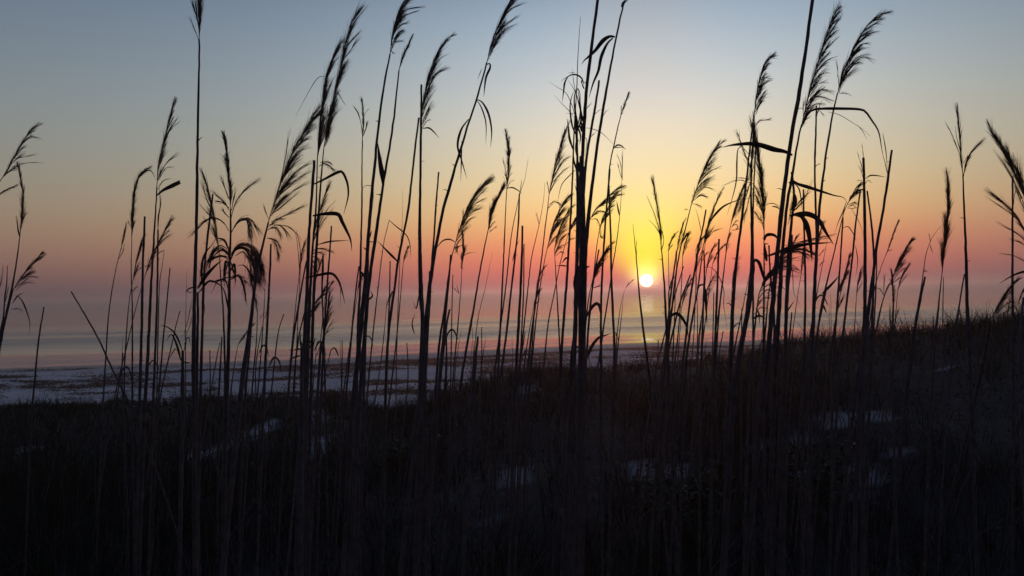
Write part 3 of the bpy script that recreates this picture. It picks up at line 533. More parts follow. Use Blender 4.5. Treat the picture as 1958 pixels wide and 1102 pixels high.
# --- the centre clump and the stalks around it
S('tall feather with one dark side tuft just left of the thick centre cane', '1004,760 1015,650 1027,560 1035,500 1042,440 1047,400 1050,372', 4.6, P=[('1050,372 1057,338 1065,303 1074,270 1083,244', 1, 15, 56, 11, 8, 0.02)], H=[('1060,335 1075,310 1092,298', 6, 2), ('1056,350 1074,330 1092,318', 7, 2), ('1050,372 1048,358 1045,346', 5, 1.5), ('1049,392 1060,386 1070,390 1077,398', 14, 3), ('1046,402 1052,394 1057,390', 6, 2)], L=[('1104,322 1090,335 1075,352 1069,372 1066,390', 2)])
S('loose feather leaning right, low on the left of the thick centre cane', '1012,760 1022,640 1032,555 1040,505 1046,478', 3.6, P=[('1046,478 1055,442 1066,412 1079,386 1093,369', 1, 22, 46, 12, 9, 0.06)], H=[('1056,440 1072,420 1090,415', 9, 3), ('1050,470 1060,455 1072,452', 6, 2)])
S('second loose feather behind it, leaning right beside the thick centre cane', '1072,700 1067,600 1062,510 1060,478', 3.6, P=[('1060,478 1067,448 1078,422 1090,396', 1, 22, 40, 10, 8, 0.1)], H=[('1060,490 1068,474 1084,468', 12, 3), ('1062,482 1072,462 1082,450', 9, 3), ('1063,490 1072,482 1080,485', 5, 2)])
S('thin stalk with comb-like strands crossing low, left of the thick centre cane', '1040,700 1048,620 1060,560 1072,500 1086,450', 3, P=[('1086,450 1094,430 1104,412', 1, 18, 34, 6, 7, 0.08)], H=[('1082,468 1092,458 1103,456', 8, 2)])
S('bare cane with a hair-fine tip rising high, left edge of the centre clump', '1070,740 1076,640 1083,547 1088,468 1092,400 1095,330 1097,270 1100,210 1103,165 1105,110 1110,32', 6, 'hair', L=[('1097,290 1089,265 1087,245 1084,225', 5), ('1086,510 1075,508 1062,509', 3), ('1088,495 1082,494 1074,504', 4)])
S('cane with curled papery leaves and looping tips, upper left of the centre clump', '1092,760 1098,640 1103,520 1107,420 1105,330 1102,260 1100,215', 6, 'cut',
  L=[('1102,260 1094,240 1090,205 1095,180 1103,170', 4), ('1104,250 1112,225 1106,195 1100,170', 5), ('1105,240 1110,215 1108,190 1104,168', 4), ('1101,235 1098,190 1104,170 1109,180 1110,205', 3), ('1106,250 1100,215 1102,195', 6), ('1108,240 1114,250 1110,225', 7), ('1100,225 1093,200 1082,178 1064,166 1049,156', 1.6), ('1098,225 1086,210 1072,196 1060,182', 1.4), ('1102,180 1094,165 1086,153', 1.4), ('1100,175 1096,150 1095,130', 1.4), ('1099,139 1092,139 1087,140', 1.4), ('1100,217 1090,217 1081,217', 1.4), ('1104,240 1110,260 1108,278', 4), ('1110,215 1116,235 1113,250', 5)])
S('slim cane with a torn sheath between the left-edge cane and the thick centre cane', '1098,640 1102,500 1104,400 1103,330 1104,290 1103,240', 5.5, 'cut', L=[('1103,300 1102,280 1105,250', 6), ('1104,330 1098,310 1096,290', 4)])
S('thick centre cane, stoutest of all, rising past the top left of the sun', '1104,1000 1108,760 1110,660 1109,560 1112,460 1113,380 1114,300 1117,240 1121,180 1126,130 1135,62 1143,0 1149,-50', 9, 'cut', L=[('1117,162 1112,150 1104,144 1094,143 1084,148 1073,155', 3.5), ('1086,147 1080,158 1078,172 1075,196', 4), ('1117,170 1112,158 1115,150', 6), ('1118,245 1130,246 1148,253 1162,265 1173,276', 1.5), ('1116,400 1104,370 1098,350', 3), ('1110,260 1122,268 1118,300', 1.5)], Y=1.85)
S('dark sheathed cane pressed against the left of the thick centre cane', '1090,800 1098,700 1102,600 1104,500 1107,420 1109,350 1110,300', 7, 'cut', L=[('1108,330 1106,312 1102,298', 4)], Y=1.9)
S('dark sheathed cane pressed against the right of the thick centre cane', '1112,800 1114,700 1115,600 1116,500 1117,430 1116,360 1116,320', 7, 'cut', Y=1.95)
S('short dark cane at the foot of the thick centre cane, bulging with torn leaf', '1094,820 1097,700 1100,620 1104,550', 8, 'cut', L=[('1100,560 1101,530 1107,508', 10), ('1099,600 1102,560 1106,530', 9), ('1092,760 1092,690 1096,640', 6)], cat='leafy stalk', name='leafy_stalk', group='leafy dune stalks')
S('square-broken cane leaning right close beside the thick centre cane', '1112,560 1113,460 1116,370 1122,300 1130,250 1139,200 1146,155', 6.5, 'cut', H=[('1121,210 1127,201 1133,194', 2, 1), ('1134,222 1144,213 1156,206', 2, 1), ('1128,264 1136,256 1141,250', 2, 1)])
S('long leaning cane with two blade leaves near its top, right of the thick centre cane', '1112,700 1117,560 1120,480 1126,410 1134,340 1142,280 1150,230 1160,170 1171,108 1185,40 1193,4', 9, P=[('1193,4 1200,-22 1210,-64', 1, 16, 40, 6, 8, 0.02)], L=[('1176,71 1166,70 1153,78 1138,97 1124,110 1117,116 1112,124', 9), ('1172,73 1161,84 1150,108 1144,136 1134,160 1126,188', 7), ('1188,14 1194,4 1201,1', 7)], H=[('1150,228 1158,215 1166,208', 2, 1)])
S('stalk with a thin tapering tip and small bent leaf, right of the long leaning cane', '1172,760 1175,680 1172,600 1169,530 1168,461 1166,400 1164,345 1167,310 1173,283 1180,250 1187,222', 5.5, P=[('1187,222 1195,198 1204,175', 0, 5, 22, 3, 4, 0)], L=[('1173,284 1180,278 1188,279 1197,287', 3.5), ('1174,283 1184,282 1194,283', 2)], H=[('1187,222 1188,208 1189,200', 3, 1)])
S('stalk parting left from the small-bent-leaf stalk, bare and straight down', '1149,760 1149,650 1150,560 1154,480 1158,420 1164,350 1166,324', 5, 'cut')
S('slender fork-topped stalk right of the small-bent-leaf stalk', '1132,760 1145,690 1155,620 1165,555 1172,505 1178,470 1183,430 1187,390 1189,335', 4, 'hair', H=[('1189,340 1187,315 1180,295', 3, 1), ('1190,345 1190,310 1190,280', 3, 1), ('1188,340 1184,325 1180,310', 3, 1)], L=[('1184,412 1181,395 1179,384', 4)])
S('arching feather sweeping right across the thin stalks, right of the thick centre cane', '1118,640 1120,560 1122,480 1128,420', 4.5, P=[('1128,420 1140,400 1155,385 1172,368 1192,353', 1, 20, 34, 10, 7, 0.25)], H=[('1132,416 1144,404 1156,406 1165,410', 10, 3), ('1130,420 1142,420 1148,440 1150,452', 6, 2), ('1150,395 1170,378 1200,355', 8, 3), ('1165,385 1180,375 1196,372', 8, 2.5)])
S('small brushy feather rising behind the arching one, right of the thick centre cane', '1126,620 1134,540 1140,480 1146,440', 3.4, P=[('1146,440 1154,415 1164,395 1176,370', 1, 20, 32, 8, 8, 0.1)], H=[('1146,442 1150,455 1158,452', 10, 3), ('1148,430 1160,415 1172,405', 8, 3)])
S('low brush-like seed head leaning right at the foot of the thick centre cane', '1112,720 1118,640 1125,575 1131,545', 5, P=[('1131,545 1140,512 1152,490 1166,468', 1, 16, 40, 9, 10, 0.06)], H=[('1131,552 1140,549 1150,546', 10, 2), ('1135,530 1150,505 1164,488', 14, 4), ('1122,545 1118,535 1122,520', 6, 3)])
S('thin cane behind the low brush-like seed head right of the thick centre cane', '1120,700 1128,590 1136,530 1145,478', 4.2, 'cut', L=[('1122,515 1122,510 1128,510', 4)])
S('leaf arched like a hook low on the right of the thick centre cane', '1150,700 1150,640 1149,600', 3.5, 'cut', L=[('1149,602 1146,585 1140,581 1132,588 1122,605 1114,622', 7), ('1120,690 1132,662 1145,646 1156,642 1170,637', 7)], cat='leafy stalk', name='leafy_stalk', group='leafy dune stalks')
S('low thin blade with a forked curved tip between the centre clump and the sun', '1176,700 1180,640 1186,590 1193,560 1198,548', 3, 'hair', H=[('1198,548 1206,540 1214,533', 3, 1), ('1197,550 1200,545 1203,538', 2, 1)], L=[('1177,635 1180,645 1183,652', 3)])
S('thin straight blade beside the fork-tipped one, between the centre clump and the sun', '1178,700 1183,650 1189,600 1192,566', 3, 'hair')
S('thin dark needle-like blade just left of the sun, crossing its edge', '1243,730 1237,685 1230,630 1224,580 1219,520 1215,475 1210,428', 5.5, 'hair', H=[('1217,500 1217,480 1216,458', 3, 0.6)])
S('stalk just right of the sun with a slim split tip bending left', '1280,740 1277,680 1274,620 1271,560 1267,500 1264,474', 6.5, P=[('1264,474 1264,445 1260,415 1254,378 1246,334', -1, 5, 40, 4, 6, 0)], H=[('1265,480 1262,445 1250,405 1235,372', 7, 1.5), ('1265,478 1262,450 1250,430 1238,420', 5, 1.5), ('1265,480 1269,460 1266,440', 6, 1.5)], L=[('1280,615 1284,604 1294,600 1304,608 1313,625 1316,645', 7)])
S('bare stub leaning right beside the split-tipped stalk right of the sun', '1266,720 1275,640 1281,580 1287,530 1294,480', 4.5, 'cut')
S('feathery plume combed right on a slender stalk, first plume right of the sun', '1268,740 1277,660 1284,600 1290,545 1298,490 1308,448 1322,392', 5, P=[('1322,392 1332,362 1343,332 1355,305 1367,286 1380,267', 1, 24, 50, 13, 8, 0.1)], H=[('1345,335 1358,315 1373,301', 6, 2), ('1340,345 1358,328 1381,318', 6, 2), ('1330,370 1348,358 1370,367', 6, 2), ('1325,385 1340,374 1357,377', 12, 2.5), ('1324,390 1334,392 1344,400', 8, 2), ('1316,402 1312,400 1308,403', 4, 1.2), ('1322,388 1324,378 1323,372', 3, 1)], L=[('1303,468 1309,456 1315,445', 4, 'cut')])
S('thin bare stub leaning right below the first plume right of the sun', '1258,690 1276,620 1292,560 1307,510', 3, 'cut')
S('slanting broken stub pointing right, low between the first plume and the bare square-topped cane', '1276,680 1288,630 1300,580 1320,526', 4, 'cut')
S('square-topped thin cane leaning right close by the wispy forked grass head', '1305,700 1312,640 1320,570 1328,520 1336,470 1343,440 1350,402', 4.6, 'cut', L=[('1342,448 1336,420 1330,398', 1.5)])
S('wispy forked head on a slim stalk, next after the first plume right of the sun', '1308,760 1312,690 1322,620 1333,560 1340,510 1345,470', 5.5, P=[('1345,470 1354,432 1364,402 1379,363', 1, 10, 40, 5, 6, 0.02)], H=[('1346,468 1350,440 1362,420', 8, 2), ('1348,462 1362,445 1382,436', 8, 1.5), ('1342,500 1350,486 1358,480', 6, 2), ('1346,480 1352,455 1368,430', 8, 2)], L=[('1357,425 1368,410 1385,394 1412,382', 5)])
S('stalk with a limp dark leaf hanging beside it, right of the wispy forked head', '1340,720 1343,640 1345,580 1347,520 1346,480', 4.6, 'cut', L=[('1345,542 1349,560 1350,585 1352,624', 6), ('1345,512 1360,512 1374,528 1384,555 1384,585 1391,632', 1.8), ('1346,545 1338,546 1334,556', 4)])
S('straight square-topped broken cane over the beach right of the limp-leaf stalk', '1364,760 1368,640 1371,560 1375,458', 5.4, 'cut')
S('thin low stub left of the straight square-topped cane over the beach', '1361,740 1363,650 1365,560', 2.8, 'cut')
S('slender leaning stalk with a small drooping side tuft, left of the tangled right clump', '1366,740 1374,610 1382,540 1390,470 1398,428', 3.6, P=[('1398,428 1406,398 1416,370 1428,345', 1, 10, 40, 7, 7, 0.02)], H=[('1399,435 1406,425 1413,422', 8, 2), ('1399,440 1406,440 1413,436', 6, 2), ('1400,432 1408,430 1412,440', 6, 1.5)])
# --- tangled right clump
S('tall thick stalk with a curl-tipped plume, leftmost tall one of the tangled right clump', '1394,760 1398,680 1401,600 1404,545 1409,490 1416,440 1424,370 1432,300 1438,250 1442,222', 7.5, P=[('1442,222 1446,190 1452,155 1460,127 1470,113 1488,106', 1, 22, 44, 11, 12, 0.1)], H=[('1456,138 1465,125 1477,122', 8, 2), ('1450,175 1460,152 1476,145', 12, 3), ('1449,185 1462,160 1480,150', 10, 3), ('1446,205 1458,182 1470,172', 12, 3), ('1445,242 1452,232 1464,230 1477,227', 14, 2), ('1439,248 1436,235 1433,220', 7, 1.5), ('1445,220 1455,195 1468,178', 10, 3)])
S('cane with a drooped bundle of awns, dark at its foot, in the tangled right clump', '1404,760 1412,680 1424,620 1432,560 1437,500 1437,420 1436,360 1438,300 1441,240', 7, P=[('1436,360 1438,310 1442,270 1441,235', 0, 7, 40, 6, 8, 0.02)], H=[('1436,350 1425,370 1410,405', 20, 5), ('1436,345 1424,380 1405,420', 14, 4), ('1436,350 1410,345 1378,356', 3, 1.5), ('1434,345 1418,340 1400,341', 3, 1.5), ('1436,300 1420,280 1408,247', 10, 3), ('1436,320 1424,295 1416,270', 10, 4), ('1436,360 1430,390 1418,430', 16, 4), ('1438,350 1448,365 1456,385', 16, 4), ('1438,360 1450,385 1455,400', 16, 4), ('1436,355 1436,330 1430,300', 20, 5)], L=[('1420,278 1411,286 1409,310 1408,345 1400,380 1390,412', 3.2), ('1432,380 1418,382 1398,388', 1.6)])
S('thin upright cane between the two tall plumed stalks of the tangled right clump', '1440,720 1440,600 1440,500 1440,400 1443,320 1446,270', 4.2, 'cut')
S('stalk with a dense dark seed head hanging straight, in the tangled right clump', '1460,760 1460,640 1461,540 1461,470 1461,432', 5.5, P=[('1461,432 1460,390 1457,345 1450,300 1442,255 1440,225', 0, 7, 60, 14, 14, 0)], H=[('1461,430 1450,415 1442,402', 18, 4), ('1461,415 1452,390 1440,370', 14, 5), ('1460,440 1461,420 1460,395', 18, 4), ('1456,340 1445,310 1432,290', 8, 3)], L=[('1464,392 1476,389 1488,394 1496,404', 1.8), ('1462,460 1466,450 1480,450 1492,462', 8)])
S('long cane leaning right and running out of the top, left of the big feathery plume', '1456,790 1463,740 1470,660 1479,560 1487,480 1496,390 1505,320 1515,250 1528,180 1540,100 1551,20 1558,-40', 9.5, 'cut', L=[('1515,297 1500,290 1480,286 1455,278 1435,275 1415,276 1398,278 1381,282', 11)], H=[('1522,210 1530,208 1537,206', 2, 1)])
S('big feathery plume on a leaning cane, leftmost of the pair at upper right', '1484,690 1490,580 1496,480 1504,400 1514,340 1524,280 1533,238', 9, P=[('1533,238 1543,195 1554,155 1567,110 1580,68 1593,32 1607,0', 1, 26, 58, 15, 14, 0.16)], H=[('1580,70 1592,45 1608,10', 10, 2), ('1576,85 1590,60 1613,25', 9, 2), ('1567,120 1582,92 1606,69', 14, 2.5), ('1556,150 1575,120 1604,107', 12, 2.5), ('1548,185 1565,162 1585,155', 9, 3), ('1545,195 1568,172 1598,178', 12, 3), ('1540,210 1562,185 1597,195', 12, 3), ('1540,215 1558,200 1580,200', 10, 3), ('1536,235 1546,205 1556,190', 16, 4), ('1536,230 1536,205 1540,185', 6, 2), ('1530,250 1540,225 1548,212', 14, 3), ('1533,240 1542,228 1552,222', 5, 2)], L=[('1536,238 1545,218 1556,210 1575,208 1610,208 1640,209 1654,213 1668,232 1680,252 1686,285 1690,305', 6.5), ('1688,255 1694,290 1697,330', 2), ('1508,350 1518,347 1525,352 1545,358 1570,366 1595,374 1612,378 1622,392', 8), ('1518,350 1528,362 1532,385 1534,405', 3)])
S('curved plume on a leaning cane, rightmost of the pair at upper right', '1550,760 1553,660 1557,560 1562,470 1566,410 1574,335 1585,260 1594,210 1602,178', 8, P=[('1602,178 1611,142 1625,108 1640,78 1660,48 1680,30 1698,20', 1, 24, 60, 13, 13, 0.14)], H=[('1640,85 1660,66 1685,60', 9, 2), ('1632,100 1648,85 1666,82', 9, 2.5), ('1625,115 1645,95 1669,90', 9, 2.5), ('1618,135 1640,110 1668,103', 12, 3), ('1615,145 1640,115 1655,110 1675,120', 9, 3), ('1612,155 1630,125 1652,118', 14, 3.5), ('1604,165 1602,140 1600,112', 5, 1.5), ('1606,165 1610,140 1615,120', 6, 2), ('1605,180 1614,178 1630,184', 5, 1.5), ('1604,178 1612,150 1624,130', 20, 4)], L=[('1583,214 1605,220 1630,235 1650,248 1664,261', 2), ('1640,240 1650,252 1657,266', 1.6)])
S('thin cane with a short twig midway, crossed by the big feathery plume\'s bent leaf', '1552,720 1556,620 1559,540 1561,450 1559,380 1558,310 1560,250 1561,203', 5, 'cut', H=[('1559,320 1563,315 1569,314', 5, 1.2), ('1560,220 1566,212 1577,222', 5, 1.5), ('1561,225 1568,200 1575,190', 4, 1.5)])
S('cane bearing two broad arching blade leaves in the middle of the tangled right clump', '1500,760 1502,650 1504,560 1508,480 1514,420 1518,370 1514,330', 7, 'cut', L=[('1510,413 1530,409 1550,411 1566,422 1580,446 1594,468', 11), ('1522,412 1534,416 1544,436 1550,470 1553,500', 11), ('1516,405 1522,385 1520,372 1512,366', 6), ('1468,490 1490,482 1515,473 1545,467 1592,464', 9), ('1476,395 1488,398 1500,415', 4)], H=[('1508,420 1514,395 1520,375', 18, 4), ('1506,430 1516,405 1535,385 1556,340', 10, 3), ('1510,410 1530,385 1552,362', 7, 3), ('1516,400 1535,380 1545,372', 8, 3)])
S('messy swept-right seed head low in the tangled right clump', '1452,760 1462,650 1468,580 1474,530', 5, P=[('1474,530 1482,505 1498,485 1520,478 1548,476', 1, 30, 56, 14, 8, 0.3)], H=[('1475,530 1500,500 1548,492', 10, 4), ('1474,535 1500,515 1540,525', 8, 4), ('1470,545 1490,530 1532,527', 7, 3), ('1468,560 1490,548 1512,560', 7, 3), ('1466,570 1480,562 1500,575', 7, 3), ('1500,470 1540,460 1602,448', 9, 3), ('1500,475 1540,462 1590,455', 9, 3), ('1500,500 1520,510 1535,525', 5, 2)])
S('second messy head low in the tangled right clump, swept right from a dark leaning cane', '1432,760 1440,660 1446,600 1452,560', 6, P=[('1452,560 1462,535 1478,515 1500,505', 1, 28, 50, 12, 8, 0.3)], H=[('1452,558 1470,530 1490,520', 10, 4), ('1448,575 1465,555 1488,560', 9, 4), ('1446,590 1460,572 1480,570', 9, 4), ('1444,600 1456,588 1470,595', 7, 3)], L=[('1438,505 1444,498 1452,504 1458,524 1464,545', 11), ('1440,610 1452,604 1466,612', 6), ('1445,590 1451,600 1452,620', 4)])
S('dark thick leaning cane at the left foot of the tangled right clump', '1400,800 1408,720 1418,660 1428,610 1436,560 1440,500', 10, 'cut', L=[('1437,530 1441,510 1440,498', 10)])
S('straight cane in the gap right of the tangled right clump, broken off halfway', '1536,760 1538,650 1540,560 1538,460 1536,363', 5, 'cut')
S('dark cane with drooping ribbon leaves at the heart of the tangled right clump', '1498,780 1502,660 1506,560 1512,500 1514,450', 7, 'cut', L=[('1512,500 1516,530 1518,560 1530,582', 2), ('1503,600 1512,585 1520,575', 3), ('1480,640 1488,612 1492,598', 5), ('1484,610 1492,640 1494,652', 4)])
S('upright cane with a torn notch, in the tangle just left of the long leaning cane', '1478,780 1480,680 1480,600 1474,540 1470,470', 5, 'cut', L=[('1466,500 1462,470 1470,466', 9), ('1462,640 1466,600 1464,575', 3)])
S('thin pointed blade leaning right, left of the dark thick leaning cane', '1400,690 1410,640 1420,590 1430,540 1436,510', 3.4, 'hair', L=[('1400,632 1406,622 1414,618 1420,624', 2.5), ('1402,590 1394,580 1388,582', 3)])
S('slanting short stub over the surf at the foot of the tangled right clump', '1506,680 1510,640 1514,598', 4, 'cut')
# --- right of the tangle
S('thin cane leaning right behind the two broad arching blades', '1540,700 1552,620 1566,540 1576,490 1583,450', 3.4, 'hair', H=[('1566,510 1572,502 1578,500', 4, 1.5), ('1566,490 1574,480 1580,478', 4, 1.5)])
S('slender stalk with a small tufted head where the bent leaf ends, right of the tangle', '1556,700 1568,600 1580,545 1592,495 1604,445 1614,405 1622,388', 4.4, P=[('1622,388 1628,376 1638,364 1648,348', 1, 26, 26, 6, 7, 0.1)], H=[('1622,392 1632,388 1642,389', 10, 2), ('1622,396 1630,393 1638,396', 8, 2), ('1620,398 1630,399 1640,397', 4, 1), ('1624,385 1634,374 1646,366', 8, 2)], L=[('1618,387 1612,405 1603,425 1596,447', 2.4), ('1628,400 1640,420 1648,438 1648,452', 2)])
S('cane with a knobbly side branch leaning right, right of the tangle', '1556,680 1564,630 1572,590 1580,555', 4, 'cut', L=[('1572,562 1582,552 1592,542 1605,527', 6)])
S('straight cane with a ragged top in the gap right of the small tufted head', '1594,700 1598,620 1604,540 1608,480 1612,416', 4.4, 'cut', L=[('1612,436 1622,434 1632,448 1638,462', 2)])
S('bare cane leaning slightly right between the ragged-top cane and the hairy-topped one', '1604,720 1612,640 1620,570 1629,500 1636,430 1645,366', 4.6, 'cut', L=[('1636,470 1640,500 1636,530', 2)])
S('short narrow seed spike leaning right, right of the ragged-top cane', '1586,700 1594,640 1602,590 1606,566', 4.4, P=[('1606,566 1612,540 1619,512 1626,484', 0, 8, 34, 7, 8, 0)], H=[('1602,590 1610,575 1616,560', 8, 3), ('1600,600 1606,580 1612,568', 6, 2)])
S('upright cane with hairs splitting from its tip, tallest of the group right of the tangle', '1650,720 1652,640 1654,560 1654,480 1653,400 1652,345 1651,303', 7.5, 'cut', H=[('1651,306 1650,290 1648,274', 3, 0.8), ('1650,330 1645,310 1638,290', 3, 1), ('1650,340 1646,325 1640,315', 3, 1), ('1654,352 1660,345 1667,350', 3, 1), ('1648,346 1642,345 1638,346', 2, 1)], L=[('1650,348 1640,356 1632,368 1624,384', 4), ('1650,362 1638,366 1628,378', 4), ('1655,342 1664,336 1676,336 1694,339', 3)])
S('straight square-topped cane leaning right, rightmost of the group right of the tangle', '1640,720 1652,650 1662,580 1670,520 1678,460 1689,400 1698,340 1705,288', 6.5, 'cut', L=[('1697,334 1692,310 1688,296', 1.8)])
S('cane leaning left inside the group right of the tangle, crossing the square-topped cane', '1664,700 1668,600 1671,510 1669,460 1664,410 1658,366', 5, 'cut')
S('thick dark cane at the foot of the group right of the tangle', '1644,760 1650,690 1656,630 1662,580 1668,530', 9, 'cut')
S('thin stub with a notched tip right of the crossing canes', '1670,640 1674,570 1676,520 1676,484', 3.4, 'cut')
S('thin wispy leaning blade with a small curled tuft, right of the square-topped cane', '1660,640 1672,555 1682,520 1690,497 1697,480', 2.6, P=[('1697,480 1704,460 1711,440 1720,419', 1, 9, 20, 3, 4, 0)], H=[('1693,490 1698,480 1706,478', 6, 1), ('1695,485 1702,468 1705,462', 5, 1.5)])
S('low feather combed right over the dune, right of the square-topped cane', '1672,650 1680,610 1688,575 1697,552 1704,538', 4, P=[('1704,538 1714,512 1724,490 1734,472 1747,453', 1, 16, 44, 9, 9, 0.02)], H=[('1706,538 1722,518 1738,511', 7, 2), ('1704,545 1715,535 1724,530', 6, 2), ('1690,565 1682,553 1672,550', 6, 1.2), ('1690,565 1690,540 1692,522', 5, 2), ('1692,560 1700,545 1708,540', 8, 2)])
S('short fuzzy upright stalk on the dune edge under the low feather', '1706,660 1707,620 1708,580 1706,540', 5, P=[('1708,590 1708,565 1706,540 1705,516', 0, 8, 26, 6, 6, 0)], H=[('1704,640 1702,610 1702,580', 8, 2), ('1710,635 1714,605 1720,585', 10, 2.5)])
S('thin stalk bowed over right with a small side twig, left of the dense dark spike', '1746,640 1754,595 1763,540 1770,490 1779,462 1790,443 1803,430', 3.2, 'hair', H=[('1779,463 1777,452 1775,446', 3, 0.8)], L=[('1778,468 1781,477 1784,485', 3), ('1766,520 1770,518 1774,521', 2.5)])
S('stout slanted stub beside the bowed thin stalk on the dune', '1746,650 1753,605 1761,565 1769,530', 6, 'cut')
S('dense dark upright seed spike standing alone on the right, on the dune edge', '1788,650 1793,600 1797,560 1801,525', 4.6, P=[('1801,525 1804,480 1808,440 1813,395 1812,338', 0, 6, 60, 14, 14, 0)], H=[('1802,520 1800,490 1803,462', 14, 2), ('1802,515 1806,470 1816,420', 14, 3), ('1808,450 1814,410 1817,370', 14, 2.5)])
S('thin short stem just right of the foot of the dense dark spike', '1802,640 1803,590 1804,530', 2.4, 'cut')
S('tall Y-shaped stalk with a split tip and one dark curved branch, alone at right', '1852,640 1849,580 1848,530 1846,460 1843,390 1841,335', 7, P=[('1841,335 1838,300 1835,260 1829,196', 0, 3, 36, 3, 5, 0)], H=[('1838,305 1824,266 1807,231', 7, 1.2), ('1836,290 1829,262 1827,240', 3, 1), ('1842,340 1848,308 1862,286 1886,263', 34, 2.5), ('1842,335 1848,312 1856,296', 20, 2.5), ('1842,312 1850,300 1856,295', 3, 1)])
S('thin cane leaning right at the foot of the tall Y-shaped stalk', '1824,650 1832,600 1838,560 1844,525', 4, 'cut', L=[('1834,590 1838,610 1840,625', 3)])
S('short thin stub on the dune edge between the dense spike and the Y-shaped stalk', '1784,650 1785,630 1784,605', 3, 'cut')
S('big plume leaning in from the right edge, tip pointing up left', '2060,760 2040,600 2010,490 1978,415', 6, P=[('1978,415 1955,365 1936,325 1914,284 1887,241', 1, 9, 70, 14, 13, -0.02)], H=[('1960,395 1935,340 1897,285', 10, 2), ('1955,380 1930,330 1910,295', 7, 2), ('1960,380 1936,325 1918,302', 24, 4), ('1958,350 1930,300 1920,268', 7, 2), ('1965,420 1950,380 1935,345', 14, 4)])
S('slim upright stalk with a tiny forked top near the right edge', '1937,640 1936,560 1936,480 1936,420 1936,338', 4.8, 'cut', H=[('1938,392 1940,372 1946,354', 5, 1.5), ('1937,380 1936,350 1936,334', 3, 0.8)])
S('plume reaching in from the right edge in long bare strands pointing left', '2060,780 2040,660 2010,560 1990,500', 6, P=[('1990,500 1965,450 1940,410 1915,385 1880,361', -1, 10, 50, 6, 6, 0)], H=[('1985,480 1950,425 1920,400 1884,374', 8, 2), ('1990,500 1955,455 1925,435 1904,423', 9, 2), ('1995,510 1965,475 1945,462 1928,458', 8, 3), ('1990,520 1950,495 1935,488 1908,484', 7, 2)], L=[('1985,520 1958,520 1935,528 1910,543', 5)])
S('low feathery head leaning right on the dune crest at the right edge', '1890,640 1893,615 1896,608', 5, P=[('1896,608 1908,586 1922,562 1944,535', 1, 13, 44, 9, 9, 0)], H=[('1898,610 1915,590 1940,570', 14, 4), ('1897,612 1920,600 1945,575', 9, 3), ('1925,610 1930,575 1936,550', 5, 2), ('1945,585 1955,560 1970,545', 16, 4)])
S('short dark stub on the dune crest at the extreme right edge', '1951,640 1954,600 1957,570', 6, 'cut')

# ------------------------------------------------------------------ low plants
def ground_hit(px, py):
    d = ray(px, py)
    for Yd in np.arange(1.2, 60, 0.02):
        p = CAM + d * (Yd / d[1])
        if p[2] <= H_(p[0], p[1]): return p
    return p
def blades(name, root, h, lean, az, w, mat, bend=1.0):
    """many narrow leaf blades in one mesh, each of three tapering segments"""
    n = len(root); t = np.array((0.0, 0.4, 0.75, 1.0))
    dirv = np.stack([np.cos(az), np.sin(az), 0 * az], 1)
    side = np.stack([-np.sin(az), np.cos(az), 0 * az], 1); rot = rng.uniform(0, np.pi, n)
    side = side * np.cos(rot)[:, None] + dirv * np.sin(rot)[:, None]
    up = np.array((0, 0, 1.0))
    V = []
    for k, tk in enumerate(t):
        c = root + up * (h * (tk - 0.25 * bend * lean * tk ** 2))[:, None] + dirv * (h * lean * tk ** 1.7)[:, None]
        ww = w * (1, 0.85, 0.5, 0)[k]
        if k < 3: V += [c - side * ww[:, None], c + side * ww[:, None]]
        else: V += [c]
    V = np.stack(V, 1)                                     # n,7,3
    b0 = (np.arange(n) * 7)[:, None]
    quads = np.concatenate([b0 + np.array((0, 1, 3, 2)), b0 + np.array((2, 3, 5, 4))]); tris = b0 + np.array((4, 5, 6))
    return flakes(name, V.reshape(-1, 3), quads, tris, mat)
def flakes(name, V, quads, tris, mat):
    me = bpy.data.meshes.new(name); me.vertices.add(len(V)); me.vertices.foreach_set('co', V.astype(np.float32).ravel())
    idx = np.concatenate([quads.ravel(), tris.ravel()]).astype(np.int32)
    me.loops.add(len(idx)); me.loops.foreach_set('vertex_index', idx)
    ls = np.concatenate([np.arange(len(quads)) * 4, len(quads) * 4 + np.arange(len(tris)) * 3]).astype(np.int32)
    me.polygons.add(len(ls)); me.polygons.foreach_set('loop_start', ls); me.update(); me.validate()
    o = bpy.data.objects.new(name, me); col.objects.link(o); me.materials.append(mat); return o
def scatter(n, y0, y1, pw=1.0, umax=0.78):
    y = y0 + (y1 - y0) * rng.random(n) ** pw; x = rng.uniform(-umax, umax, n) * (y + 0.8)
    return x, y, H(x, y)
def keep_gaps(x, y, z, h, hard=0.0):
    a = sand_gap(*project(np.stack([x, y, z], 1))); b_ = sand_gap(*project(np.stack([x, y, z + h * 0.8], 1)))
    return ((a < hard) | (rng.random(len(x)) < 0.22)) & ((b_ < hard) | (rng.random(len(x)) < 0.33))

x, y, z = scatter(70000, 1.6, 12.4, 0.62)
tx, ty, tz = scatter(2600, 1.7, 12.0, 0.62)                      # tussocks
ti = rng.integers(0, len(tx), 60000); ta = rng.uniform(0, 2 * np.pi, 60000); tr = np.abs(rng.normal(0, 0.035, 60000))
x = np.r_[x, tx[ti] + np.cos(ta) * tr]; y = np.r_[y, ty[ti] + np.sin(ta) * tr]; z = H(x, y)
out_az = np.r_[rng.uniform(0, 2 * np.pi, 70000), ta + rng.normal(0, 0.4, 60000)]
th = np.r_[np.ones(70000) * 0.8, rng.uniform(0.8, 1.7, len(tx))[ti]]
patch = fbm(x * 0.55, y * 0.55, 3)
h = rng.uniform(0.10, 0.34, len(x)) * (1.05 + 0.8 * patch) * th * np.where(y > 7.5, 0.62, 1.0)
h *= np.where(y > 9, 0.75 + 0.7 * np.clip(patch, -0.5, 0.6), 1)
